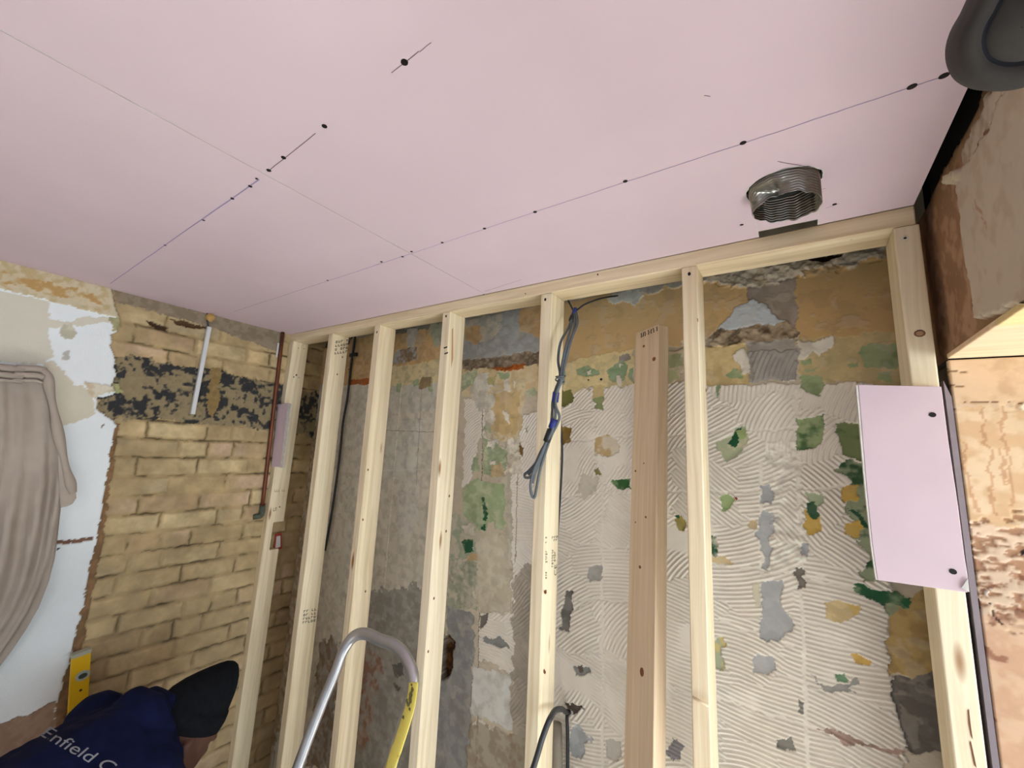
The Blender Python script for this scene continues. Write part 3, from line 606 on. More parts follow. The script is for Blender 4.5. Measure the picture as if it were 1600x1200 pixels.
R_.paint([(1538,312),(1556,345),(1562,350),(1545,318)], (176,146,118), .004, None); R_.paint([(1502,300),(1512,310),(1516,360),(1506,350)], (168,120,90), .004, None)
R_.C[top_] = .008  # shade of the gap above the ragged top painted near black
wr = R_.build('wall_right', lambda U, V, H: np.stack([RX-H+np.where(V > 2.406+.030*(R_.n1-.3), .030, 0), U, V], -1), vcolmat('box_face', .85, .2, 200)); wr['kind'] = 'structure'
box('trim_1', (RX+.004,.2,2.108), (1.5,1.098,2.6), noisy('box_core', (26,22,20), (34,28,26), 10))['kind'] = 'structure'
SOF1 = noisy('soffit_ply', (222,190,150), (236,212,176), 5, .8, bs=.15, stretch=(1.2,14,14)); SOF2 = noisy('soffit_pine', (226,200,140), (236,214,158), 5, .8, bs=.1, stretch=(1.2,14,14))
box('trim_2', (RX-.004,.862,2.100), (1.5,1.092,2.109), SOF1, None, .0015)['kind'] = 'structure'
box('trim_3', (RX-.004,.742,2.099), (1.5,.8615,2.109), SOF2, None, .0015)['kind'] = 'structure'
box('trim_4', (RX-.003,.2,2.100), (1.5,.742,2.109), newmat('white_gloss', (236,238,240), .5), None, .0015)['kind'] = 'structure'

box('gap_backing', (.236,1.113,0), (1.5,1.36,2.1), noisy('gap_backing_dark', (70,60,54), (80,70,60), 10))['kind'] = 'structure'  # added dark backing, stops the bright background showing past the plywood
# ---- floor and the walls behind the camera, with two unseen openings shaped to let the light in
FLOOR = noisy('dusty_screed', (184,178,170), (198,192,184), 4, .9)
box('floor', (-2.25,-2.6,-.06), (1.75,1.45,0), FLOOR)['kind'] = 'structure'
PLW = noisy('plain_plaster', (206,196,184), (214,204,192), 5, .9)
bm = bmesh.new(); addbox(bm, (1.6,-2.6,0), (1.66,-.05,2.64)); addbox(bm, (1.6,.9,0), (1.66,1.42,2.64)); addbox(bm, (1.6,-.05,0), (1.66,.9,.12)); addbox(bm, (1.6,-.05,2.0), (1.66,.9,2.64))
frombm('wall_side', bm, PLW)['kind'] = 'structure'
bm = bmesh.new(); addbox(bm, (-2.2,-2.56,0), (-1.85,-2.5,2.6)); addbox(bm, (1.05,-2.56,0), (1.66,-2.5,2.6)); addbox(bm, (-1.85,-2.56,2.1), (1.05,-2.5,2.6))
frombm('wall_front', bm, PLW)['kind'] = 'structure'

# ================================================================== STUD FRAME
FY, FD = 1.083, .089
fr = empty('stud_frame', (-1,FY,0), 'pale softwood stud frame of seven uprights under one top plate, standing before the old wall', 'stud wall frame')
random.seed(2)
tp = timber('top_plate', (-2.094,FY,2.362), (1,0,0), (0,1,0), 2.298, FD, .0385, PINE[1], fr)
timber('bottom_plate', (-2.094,FY,0), (1,0,0), (0,1,0), 2.30, FD, .038, PINE[1], fr)
def stud(x0, x1, mat, z1=2.3615, dx=0.0):
    return timber('stud', (x0,FY,.038), (0,0,1), (1,0,0), z1-.038, x1-x0, FD, mat, fr)
SX_ = [(-1.724,-1.686),(-1.383,-1.346),(-.993,-.956),(-.588,-.551),(-.197,-.163),(.173,.2075)]
studs = [stud(a,b,PINE[i%3]) for i, (a,b) in enumerate(SX_)]
for s in studs: pass
# first upright: leans with the wall, has a notch cut out of its back edge and a shallower foot
def leftstud():
    x0, x1 = -2.090, -2.048; prof = [(FY,.038),(FY,2.3615),(FY+FD,2.3615),(FY+FD,1.432),(FY+.034,1.432),(FY+.034,1.300),(FY+FD-.006,1.300),(FY+FD-.006,.038)]
    bm = bmesh.new(); vs = [bm.verts.new((x0,y,z)) for y, z in prof]; f = bm.faces.new(vs)
    r = bmesh.ops.extrude_face_region(bm, geom=[f]); bmesh.ops.translate(bm, verts=[g for g in r['geom'] if isinstance(g, bmesh.types.BMVert)], vec=(x1-x0,0,0))
    bmesh.ops.recalc_face_normals(bm, faces=bm.faces); bmesh.ops.bevel(bm, geom=list(bm.edges), offset=.0025, segments=2, affect='EDGES', profile=.5)
    me = bpy.data.meshes.new('stud'); bm.to_mesh(me); bm.free()
    at = me.attributes.new('grain','FLOAT_VECTOR','POINT'); at.data.foreach_set('vector', [v for p in me.vertices for v in (p.co.z, p.co.x+2, p.co.y)])
    for v in me.vertices: v.co.x += .017*(v.co.z-2.4)
    return link('stud', me, PINE[0], fr)
st1 = leftstud()
# knots, nail holes and screws of the studs (placed on the real faces)
def mark(px, axis, val, r, s=1.3):
    p = on(px[0],px[1],axis,val); return (p, (0,-1,0) if axis == 1 else ((1,0,0) if val < 0 else (-1,0,0)), r, s)
def side(i): return SX_[i][1]+.0002
kn = {0: ([(535,558,0),(545,577,0),(527,585,0)], [(478,898,0),(505,738,0),(466,1070,0)]),
      1: ([(575,734,0),(567,812,0),(571,924,0)], [(612,527,0),(607,520,0)]), 2: ([(702,775,0),(697,830,0),(678,935,0),(669,1018,0)], [(703,775,0)]),
      3: ([(853,924,0),(850,1048,0)], [(868,555,0)]), 4: ([(1090,500,0),(1103,610,0)], []), 5: ([], [])}
for i, (ks, ns) in kn.items():
    it = [mark((x,y), 0, side(i), .0035) for x, y, _ in ks]
    if it: discs('knot', it, KNOT, studs[i])
FYm = FY-.0002
discs('knot', [mark((1437,521),1,FYm,.0075,.9)], newmat('knot_ring', (116,82,58), .7), studs[5]); discs('knot', [mark((1437,521),1,FYm-.0007,.005,.9)], newmat('knot_heart', (170,132,96), .7), studs[5])
discs('knot', [mark((852,925),1,FYm,.004), mark((851,1050),1,FYm,.0035)], KNOT, studs[3])
discs('screw', [mark((1414,372),1,FYm,.006,.8)], ZINC, studs[5]); discs('screw', [mark((1414,372),1,FYm-.0008,.0022,.8)], DARK, studs[5])
for i, q in ((4,(1077,428)),(3,(852,468)),(2,(697,494)),(1,(589,519))): discs('screw', [mark(q,1,FYm,.0035,1.4)], SCREW, studs[i])
discs('nail_hole', [mark((463,586),0,-2.0503,.004), mark((459,589),0,-2.0503,.003), mark((467,590),0,-2.0503,.002), mark((466,544),0,-2.0475,.002), mark((475,545),0,-2.0475,.002), mark((437,792),0,-2.058,.003)], DARK, st1)
discs('nail_hole', [mark((934,429),1,FYm,.002), mark((821,459),1,FYm,.0018)], DARK, tp); 
discs('knot', [mark((1330,374),1,FYm+.02,.001)], KNOT, tp)
# dark resin pockets on the right-hand upright
def decal(px, axis, val, mat, parent, name='resin_streak', off=.0005):
    n = Vector((0,-1,0)) if axis == 1 else Vector((1,0,0)) if val < 0 else Vector((-1,0,0))
    return prism(name, [Vector(on(x,y,axis,val))+n*0 for x, y in px], n, off, mat, parent)
RES = newmat('resin_brown', (112,66,34), .6); STAIN = newmat('timber_stain', (186,146,100), .8)
decal([(1512,1110),(1514,1108),(1517,1135),(1520,1155),(1517,1150),(1513,1130)], 1, FYm, RES, studs[5]); decal([(1515,1160),(1517,1158),(1523,1185),(1526,1200),(1522,1195)], 1, FYm, RES, studs[5])
decal([(706,515),(708,512),(708,560),(705,575)], 0, side(2), STAIN, studs[2]); decal([(693,543),(699,541),(699,543),(694,545)], 1, FYm, DARK, studs[2], 'pencil_tick'); decal([(694,552),(700,550),(700,552),(695,554)], 1, FYm, DARK, studs[2], 'pencil_tick')
# rubber-stamped grading marks
def stamp(rect, axis, val, parent, mat, rows=4, cols=7, seed=1, gap=.18, vert=False):
    (xa,ya),(xb,yb),(xc,yc),(xd,yd) = rect; rd = random.Random(seed)
    A, Bq, Cq, D = [Vector(on(x,y,axis,val)) for x, y in rect]
    n = Vector((0,-1,0)) if axis == 1 else Vector((1,0,0)) if val < 0 else Vector((-1,0,0))
    bm = bmesh.new()
    def pt(u, v): return (A*(1-u)+Bq*u)*(1-v)+(D*(1-u)+Cq*u)*v+n*.0004
    for r in range(rows):
        for c in range(cols):
            if rd.random() < .15: continue
            u0 = (c+.12)/cols; u1 = (c+1-gap)/cols; v0 = (r+.15)/rows; v1 = (r+.8)/rows
            k = rd.random()
            q = [(u0,v0,u0+(u1-u0)*.35,v1)] + ([(u0,v0,u1,v0+(v1-v0)*.3)] if k < .6 else []) + ([(u0,v1-(v1-v0)*.3,u1,v1)] if k > .3 else []) + ([(u1-(u1-u0)*.3,v0,u1,v1)] if .2 < k < .7 else [])
            for a, b, c2, d2 in q:
                bm.faces.new([bm.verts.new(pt(a,b)), bm.verts.new(pt(c2,b)), bm.verts.new(pt(c2,d2)), bm.verts.new(pt(a,d2))])
    bmesh.ops.recalc_face_normals(bm, faces=bm.faces)
    return frombm('grade_stamp', bm, mat, parent)
stamp([(524,532),(545,529),(543,552),(522,555)], 0, side(0), studs[0], INK, 4, 5, 3)
stamp([(474,953),(495,949),(493,972),(472,976)], 0, side(0), studs[0], INK, 4, 5, 4)
stamp([(429,764),(449,763),(448,769),(428,770)], 0, -2.0605, st1, newmat('ink_faint', (170,150,120), .8), 1, 7, 5)
stamp([(427,792),(433,791),(432,800),(426,801)], 0, -2.0605, st1, newmat('ink_faint2', (160,140,112), .8), 1, 2, 6)
stamp([(862,838),(872,836),(871,846),(861,847)], 0, side(3), studs[3], INK, 2, 3, 7); stamp([(862,858),(869,857),(868,886),(861,887)], 0, side(3), studs[3], INK, 7, 2, 8)
stamp([(852,838),(855,838),(855,850),(852,850)], 1, FYm, studs[3], INK, 3, 1, 9); stamp([(852,860),(856,860),(856,880),(852,880)], 1, FYm, studs[3], INK, 5, 1, 19); stamp([(852,893),(855,893),(855,905),(852,905)], 1, FYm, studs[3], INK, 3, 1, 29)
# CE mark on the fifth upright, reading upwards along the timber
def textmesh(s, size, extrude=0.0):
    cu = bpy.data.curves.new('t', 'FONT'); cu.body = s; cu.size = size; cu.extrude = extrude; cu.align_x = 'LEFT'
    o = bpy.data.objects.new('t', cu); col.objects.link(o); dg = bpy.context.evaluated_depsgraph_get(); dg.update()
    me = bpy.data.meshes.new_from_object(o.evaluated_get(dg)); bpy.data.objects.remove(o); return me
me = textmesh('CE', .026)
p = on(863,902,0,side(3)); me.transform(Matrix.Translation(Vector(p)+Vector((.0005,.028,0)))@Matrix(((0,0,1,0),(0,-1,0,0),(1,0,0,0),(0,0,0,1))).to_4x4())
link('grade_stamp', me, INK, studs[3])
# small stick resting across the sixth upright
a = on(1082,1089,1,FY-.004); b = on(1107,1103,1,FY-.006)
tube('splinter', [a,b], .0028, PINE_WARM, studs[4], 1, 8)

# ---- loose length of timber leaning behind/through the frame
A0 = Vector((-.354,1.245,2.253)); ax = Vector((.004,-.113,-1)).normalized(); yaw = .554
wd = Vector((math.cos(yaw),-math.sin(yaw),0)); wd = (wd-ax*wd.dot(ax)).normalized(); nn = wd.cross(ax)
if nn.y < 0: nn = -nn
ls = empty('loose_timber', (-.3,1.0,0), 'warmer-toned wide loose timber leaning on the wall between two uprights, its top end stamped', 'timber')
Lz = 2.253/abs(ax.z)
# origin at the front right corner when ax x wd points to the front
c_ = ax.cross(wd)
org = A0 if c_.dot(nn) > 0 else A0+nn*.036
lt = timber('board', org, ax, wd, Lz-.004, .089, .036, PINE_WARM, ls)
def onplank(x, y):
    d = Vector(ray(x,y)); n = nn; t = (A0-Vector((0,0,CAMZ))).dot(n)/d.dot(n); return Vector((0,0,CAMZ))+d*t
discs('knot', [(onplank(1022,561),-nn,.006,1),(onplank(1006,541),-nn,.004,1),(onplank(993,736),-nn,.003,1),(onplank(1006,724),-nn,.002,1)], KNOT, lt)
discs('knot', [(onplank(1000,886),-nn,.004,1),(onplank(1003,1050),-nn,.006,1.6),(onplank(1009,808),-nn,.003,1),(onplank(993,816),-nn,.002,1)], KNOT, lt)
bm = bmesh.new(); rd = random.Random(3)
for x0 in (1001,1004,1007,1012,1016,1020,1025,1029):
    if x0 > 1028: continue
    y0 = 521-(x0-1001)*.42
    for k in range(3):
        dx = rd.uniform(0,1.2); yy = y0+k*2.4; q = [onplank(x0+dx,yy),onplank(x0+dx+1.8,yy-.6),onplank(x0+dx+1.8,yy+1.4),onplank(x0+dx,yy+2)]
        bm.faces.new([bm.verts.new(v-nn*.0005) for v in q])
bmesh.ops.recalc_face_normals(bm, faces=bm.faces); frombm('grade_stamp', bm, INKD, lt)

# ---- pink board patch screwed to the right upright
pp = [on(x,y,1,FY-.0135) for x, y in ((1341,601),(1471,604),(1482,690),(1497,790),(1507,868),(1513,905),(1512,926),(1440,916),(1371,906),(1363,850),(1354,760))]
pb = empty('pink_plasterboard_patch', pp[5], 'upright rectangular pink plasterboard patch with two black screws on the right-hand upright', 'plasterboard offcut')
po = prism('board', pp, (0,1,0), .0125, PINK, pb, .0008)
for q in ((1457,648),(1489,893)): discs('screw', [(on(*q,1,FY-.0136),(0,-1,0),.0045,1)], SCREW, pb)
tn = [on(x,y,1,FY-.0145) for x, y in ((1502,918),(1512,903),(1514,925))]
prism('torn_corner', tn, (0,-1,0), .002, GYP, pb)
prism('board_edge', [on(x,y,1,FY-.0135) for x, y in ((1337.5,602),(1340.6,601),(1353.6,760),(1362.6,850),(1370.6,906),(1368.5,906),(1360.5,850),(1351,760))], (0,1,0), .0125, GYP, pb)
# grey board strip between post and plywood
o = prism('plasterboard_strip', [(.2125,1.083,0),(.2195,1.083,0),(.2195,1.083,2.03),(.2125,1.083,2.06)], (0,1,0), .08, GREYEDGE); tag(o, 'thin grey plasterboard strip on edge between the right-hand upright and the plywood', 'plasterboard strip')
# small pink offcut at the left upright
o = None
oc = empty('pink_offcut', (-2.075,1.07,1.70), 'small pink plasterboard offcut with white edge beside the copper pipe at the left upright', 'plasterboard offcut')
x_ = -2.046
def ol(x, y, yy): p = on(x,y,1,yy); return p
pf = [ol(437,632,FY-.004),ol(453,630,FY-.004),ol(441,730,FY-.004),ol(427,729,FY-.004)]
prism('board', pf, (0,-1,0), .010, PINK, oc); 
prism('board_edge', [ol(450.5,630,FY-.015),ol(456,631,FY-.015),ol(443,731,FY-.015),ol(438,730.5,FY-.015)], (0,-1,0), .002, GYP, oc)
# red-edged label seen through the notch
lb = empty('wall_label', on(434,850,0,-2.075), 'small white sticker with red edge showing in the notch of the left upright', 'sticker')
prism('backing', [onleft(x,y,.020) for x, y in ((430,834),(440,832),(440,857),(427,861))], (1,0,0), .002, newmat('red_edge', (150,52,40), .7), lb)
prism('paper', [onleft(x,y,.0225) for x, y in ((432,838),(438,837),(438,854),(430,857))], (1,0,0), .002, newmat('white_label', (206,202,200), .7), lb)

# ---- plywood sheet right of the frame
PY = 1.092
def onp(x, y): p = on(x,y,1,PY); return (p[0],p[2])
Pw = Wall(np.arange(.2232,.60,.0025), np.concatenate([[0.0,.5,1.0], np.arange(1.40,2.099,.0025)]), onp, (208,182,156), 41)
gz = Pw.nz.fbm(Pw.U*6, Pw.V*60, 1, 4)[...,None]; Pw.C *= (1+.35*(gz-.5))
Pw.C *= (1+.2*(Pw.n1[...,None]-.5))
Pw.paint([(1470,550),(1700,550),(1700,630),(1480,632)], (216,186,152), .002, .0005, c2=(200,168,134), thr=.6)
for a, b in (((1478,577),(1512,577)),((1483,603),(1510,603)),((1480,628),(1620,628)),((1482,640),(1600,641))):
    Pw.paint([a,b,(b[0],b[1]+1.6),(a[0],a[1]+1.6)], (140,104,76), .001, -.001)
Pw.paint([(1483,635),(1700,630),(1700,820),(1500,815)], (220,194,160), .01, None, c2=(206,172,134), thr=.5)
for a, b in (((1533,635),(1550,800)),((1563,635),(1580,790)),((1500,690),(1520,800)),((1558,700),(1568,760))):
    Pw.paint([a,(a[0]+5,a[1]),(b[0]+6,b[1]),b], (190,142,104), .004, None, a=.7)
sl, m = Pw.mask([(1500,820),(1540,805),(1700,790),(1700,1000),(1520,960)], .02)
k = smooth(Pw.nz.fbm(Pw.U[sl]*1.0, Pw.V[sl]*1.8, 95, 4), .50, .60); Cq = Pw.C[sl]; tgt = np.array(lin((146,96,62)))
Cq[m] = (Cq*(1-.75*k[...,None])+tgt*.75*k[...,None])[m]; Hq = Pw.H[sl]; Hq[m] -= (k*.002)[m]
Pw.paint([(1510,960),(1700,950),(1700,1250),(1560,1250)], (206,172,142), .01, None, c2=(196,158,128), thr=.55)
sl, m = Pw.mask([(1510,900),(1700,900),(1700,1250),(1555,1250)], .02)
k = smooth(Pw.nz.fbm(Pw.U[sl]+3, Pw.V[sl]+1, 55, 3), .62, .68); Cq = Pw.C[sl]; Cq[m] = (Cq*(1-.7*k[...,None])+np.array(lin((120,66,46)))*.7*k[...,None])[m]
Pw.paint([(1549,945),(1556,955),(1560,975),(1553,965)], (60,34,26), .006, -.002); Pw.paint([(1538,922),(1546,918),(1544,930),(1538,932)], (232,222,208), .002, .003)
Pw.paint([(1594,630),(1604,628),(1604,645),(1594,642)], (238,226,200), .001, .003); Pw.paint([(1595,860),(1602,858),(1602,870),(1594,868)], (50,34,28), .003, -.002)
pw = Pw.build('plywood_sheet', lambda U, V, H: np.stack([U, PY-H, V], -1), vcolmat('stained_ply', .8, .25, 160)); tag(pw, 'stained plywood sheet with rusty speckled lower half, right of the stud frame', 'plywood sheet')
md = pw.modifiers.new('thickness','SOLIDIFY'); md.thickness = .018; md.offset = -1

# ================================================================== PIPES, DUCT, CABLES
du = empty('flexible_duct', (HC[0],HC[1],2.352), 'silver corrugated flexible duct with crumpled open end poking through the pink ceiling', 'duct')
nseg, nr = 96, 300; V_, F_ = [], []
for j in range(nr+1):
    z = 2.56-(2.56-2.356)*j/nr; low_ = smooth(np.array(2.43-z),0,.07)
    for i in range(nseg):
        t = 2*math.pi*i/nseg; r = .0505+.0008*math.sin(2*math.pi*(z+.0050*i/nseg)/.0050) 
        # crumple: the near left part of the lip is pushed inwards
        dent = math.exp(-((((t-math.radians(232)+math.pi)%(2*math.pi))-math.pi)/.62)**2)*float(smooth(np.array(2.393-z),0,.034))
        r *= 1-.80*dent; rag = .0015*math.sin(t*9)+.001*math.sin(t*17+2)
        zz = z+(rag-.006*math.cos(t-.4))*float(low_)+.018*dent*float(low_)
        V_.append((HC[0]+r*math.cos(t)*1.02, HC[1]+r*math.sin(t), zz))
for j in range(nr):
    for i in range(nseg): F_.append((j*nseg+i, (j+1)*nseg+i, (j+1)*nseg+(i+1)%nseg, j*nseg+(i+1)%nseg))
dd = mesh('hose', V_, F_, FOIL, du, True); md = dd.modifiers.new('t','SOLIDIFY'); md.thickness = .0012; md.offset = -1
tube('inner_shade', [(HC[0],HC[1],2.55),(HC[0],HC[1],2.46),(HC[0],HC[1],2.40)], .046, newmat('duct_shade',(40,42,38),.8), du, 2, 40)  # added dark tube standing in for the shade inside the hose
discs('end_shade', [((HC[0],HC[1],2.55),(0,0,-1),.049,1)], BLACK, du)  # black disc added so the depth of the duct looks dark

# copper pipe
cpz = empty('copper_pipe', onleft(408,803,.02), 'thin brown copper pipe running down the brick beside the left upright to a green elbow', 'pipe')
tp_, bt_ = onleft(442,519,.018), onleft(409,800,.018)
tube('pipe', [tp_,(tp_+bt_)/2,bt_], .0095, COPPER, cpz, 4, 14)
elb = onleft(407,806,.018); e2 = onleft(396,808,.014)
tube('elbow', [bt_+np.array([0,0,.03]),bt_,elb,(elb+e2)/2,e2], .0125, VERDI, cpz, 5, 14)
wsl = onleft(434,545,.004); box('clip', (wsl[0],wsl[1]-.006,wsl[2]-.045), (wsl[0]+.006,wsl[1]+.002,wsl[2]+.03), WHITEP, cpz)

# white conduit on the brick
ca, cb_ = onleft(326,511,.012), onleft(299.5,647,.012)
cdm = box('conduit', (-.008,-.0085,0), (.010,.0085,float(np.linalg.norm(ca-cb_))), WHITEP, None, .002)
dv = Vector(ca-cb_).normalized(); q = Vector((0,0,1)).rotation_difference(dv); cdm.matrix_world = Matrix.Translation(Vector(cb_)+Vector((.006,0,0)))@q.to_matrix().to_4x4()
tag(cdm, 'short white plastic conduit strip standing against the blackened brick band', 'conduit')
# foam lump above it
bm = bmesh.new(); bmesh.ops.create_icosphere(bm, subdivisions=3, radius=.019)
fb = Noise(3)
for v in bm.verts: v.co *= 1+.35*(float(fb.fbm(np.array(v.co.x*60+5), np.array(v.co.y*60+v.co.z*47+9), 1, 3))-.5)
bmesh.ops.translate(bm, verts=bm.verts, vec=Vector(onleft(329,496,.018)))
o = frombm('foam_plug', bm, FOAM, None, True); tag(o, 'small yellowish foam lump under the ceiling above the white conduit', 'foam plug')
o = tube('cable_tail', [onleft(324,488,.012),onleft(324,500,.014),onleft(326,513,.016)], .003, CABLED, None, 4, 8); tag(o, 'short dark cable end between the foam lump and the white conduit', 'cable')

# cable bundle on the fifth upright
def w(x, y, d): return on(x,y,1,d)
cbn = empty('cable_bundle', w(850,700,1.05), 'tangled grey cables taped in blue and black, looped over the front of the fifth upright', 'cables')
sA = [(897,488,1.15),(888,512,1.11),(876,535,1.075),(872,562,1.066),(875,588,1.060),(867,612,1.060),(863,640,1.062),(860,668,1.062),(850,698,1.060),(838,722,1.060),(826,736,1.060),(820,741,1.058),(821,746,1.052),(829,745,1.050),(838,732,1.050),(848,708,1.048),(856,684,1.05)]
sB = [(898,488,1.15),(897,512,1.11),(889,540,1.075),(882,568,1.062),(879,590,1.052),(871,612,1.050),(868,632,1.046),(874,650,1.050),(871,662,1.050),(862,680,1.050),(852,708,1.055),(843,738,1.060),(838,765,1.062),(835,777,1.062),(831,774,1.060),(829,758,1.052),(834,735,1.046),(846,708,1.044),(858,680,1.045)]
sC = [(896,488,1.15),(891,515,1.105),(884,542,1.068),(878,572,1.058),(876,592,1.048),(873,605,1.047),(864,625,1.052),(863,650,1.056),(864,668,1.058),(856,690,1.052),(846,716,1.056),(836,740,1.058),(832,755,1.060)]
sD = [(900,488,1.152),(902,505,1.12),(893,530,1.085),(885,560,1.07),(878,585,1.055),(870,604,1.056),(866,622,1.058),(868,645,1.044),(866,662,1.046),(858,684,1.045),(846,704,1.05),(835,728,1.062),(826,742,1.064)]
for s_ in (sA,sB,sC,sD): tube('cable', [w(*p) for p in s_], .0038, CABLE, cbn, 6, 10)
tube('cable', [w(885,462,1.20),w(888,470,1.18),w(893,480,1.16),w(897,488,1.15)], .0028, CABLED, cbn, 5, 8)
tube('cable', [w(965,462,1.27),w(940,466,1.22),w(915,475,1.18),w(902,484,1.155),w(897,489,1.15)], .0028, CABLED, cbn, 5, 8)
tube('blue_tape', [w(899,482,1.153),w(896,492,1.145)], .0065, BLUE, cbn, 1, 12)
tube('black_tape', [w(895,494,1.142),w(893,501,1.13)], .0085, BTAPE, cbn, 1, 12)
tube('blue_tape', [w(869,613,1.055),w(867,628,1.052)], .0095, BLUE, cbn, 1, 14); tube('blue_tape', [w(867,655,1.050),w(862,669,1.050)], .0105, BLUE, cbn, 1, 14)
tube('black_tape', [w(861,671,1.050),w(854,690,1.050)], .0105, BTAPE, cbn, 1, 14)
c0 = w(876,588,1.054); tube('cable_tie', [c0+np.array([.013*math.cos(t),.012*math.sin(t),.003*math.sin(t*1.0)]) for t in np.linspace(0,2*math.pi,14)], .002, CABLE, cbn, 2, 8)
c0 = w(875,594,1.054); tube('cable_tie', [c0+np.array([.012*math.cos(t),.012*math.sin(t),-.004*math.sin(t)]) for t in np.linspace(0,2*math.pi,14)], .002, CABLE, cbn, 2, 8)
# cable dropping behind the fifth upright
o = tube('drop_cable', [w(874,640,1.275),w(878,690,1.27),w(878,730,1.27),w(875,780,1.27),w(871,840,1.27),w(866,950,1.27)], .0035, CABLED, None, 6, 8); tag(o, 'single dark cable hanging straight down just right of the fifth upright', 'cable')
# cable behind the second upright
sc_ = empty('clipped_cable', w(551,555,1.285), 'dark cable clipped to the old wall, running down right of the second upright', 'cable')
tube('cable', [w(555,522,1.286),w(553,540,1.286),w(549,565,1.286),w(543,620,1.286),(w(536,660,1.286)),w(531,710,1.286),w(523,770,1.286),w(516,815,1.286),w(508,860,1.286)], .006, CABLED, sc_, 6, 10)
box('clip', tuple(w(548,556,1.285)-np.array([.006,.006,.006])), tuple(w(557,553,1.285)+np.array([.006,.004,.006])), BTAPE, sc_, .001)
# lower cable coming out of the wall and curling in front of the fifth upright
lc = empty('looped_cable', w(885,1112,1.285), 'thick grey cable curling from the wall past the foot of the fifth upright', 'cable')
tube('cable', [w(890,1112,1.30),w(884,1112,1.275),w(878,1108,1.20),w(868,1110,1.12),(w(860,1122,1.062)),w(853,1138,1.05),w(846,1158,1.048),w(839,1182,1.048),w(828,1215,1.05),w(812,1260,1.05)], .0068, CABLED, lc, 6, 12)
tube('cable', [w(889,1114,1.30),w(886,1120,1.283),w(887,1150,1.283),w(887,1200,1.283),w(887,1260,1.283)], .0048, CABLED, lc, 6, 10)
o = tube('grey_conduit', [w(870,1130,1.272),w(871,1165,1.272),w(871,1260,1.272)], .014, noisy('dull_grey_plastic', (150,142,130), (160,152,140), 12, .7), None, 1, 18); tag(o, 'short upright grey conduit at the bottom behind the curling cable', 'conduit')

# ================================================================== LADDER
la = empty('step_ladder', (-.78,.2,0), 'aluminium step ladder with rounded handrail, right leg taped yellow, in front of the stud frame', 'ladder')
LK = .40
def ladp(x, y, off=0):           # point on the slanted plane y = .72 + off + LK*(z-1.4)
    d = ray(x,y); t = (.72+off+LK*(CAMZ-1.4))/(d[1]-LK*d[2]); p = d*t; p[2] += CAMZ; return p
pn = np.array([0,1,-LK]); pn = pn/np.linalg.norm(pn); dn = np.array([0,-LK,-1]); dn /= np.linalg.norm(dn)
raw = [(465,1200),(486,1143),(507,1090),(524,1050),(536,1018),(548,999),(560,991),(575,991),(594,1000),(612,1006),(628,1018),(639,1036),(645,1054),(645,1075),(639,1103),(630,1134),(618,1172),(609,1200)]
hp = [ladp(*q) for q in raw]
lf = [hp[0]+dn*k for k in (1.1,.7,.3)]; rg = [hp[-1]+dn*k for k in (.3,.7,1.1)]
def toz(p, z): return p+dn*((p[2]-z)/-dn[2]) if True else p
lf = [toz(hp[0],z) for z in (.0,.4,.8)]; rg = [toz(hp[-1],z) for z in (.8,.4,.0)]
tube('handrail', lf+hp+rg, .0110, ALU, la, 6, 18, r2=.0135, up=pn)
# yellow tape wrapped along the front of the right leg
yp = [ladp(x,y,-.0120) for x, y in ((646,1066),(645,1080),(640,1106),(631,1136),(620,1170),(610,1200))]; yp += [p+dn*.25 for p in yp[-1:]]
tube('yellow_tape', yp, .0025, YEL, la, 6, 12, r2=.0130, up=pn)
bm = bmesh.new(); rd = random.Random(6)
for (x, y, s_) in ((644,1078,5),(642,1086,6),(641,1094,7),(638,1101,5),(640,1108,4),(636,1096,4),(643,1070,3),(630,1120,4)):
    pts = [ladp(x+s_*rd.uniform(.3,.6)*math.cos(t), y+s_*rd.uniform(.5,1.3)*math.sin(t), -.0153) for t in np.linspace(0,2*math.pi,8)[:-1]]
    bm.faces.new([bm.verts.new(p) for p in pts])
bmesh.ops.recalc_face_normals(bm, faces=bm.faces); frombm('worn_patch', bm, newmat('worn_tape', (104,98,56), .7), la)
for z in (.22,.47,.72):
    a, b = toz(hp[0],z), toz(hp[-1],z); box('tread', (a[0],a[1]-.04,z-.012), (b[0],a[1]+.04,z+.012), ALU, la, .003)
for p in (hp[0],hp[-1]):
    tube('rear_leg', [toz(p,.9)+np.array([0,.03,0]), np.array([toz(p,.9)[0],.88,.0])], .011, ALU, la, 1, 12)
for p in (hp[0],hp[-1]): q = toz(p,0); box('rubber_foot', (q[0]-.02,q[1]-.03,0), (q[0]+.02,q[1]+.03,.03), BTAPE, la, .004)

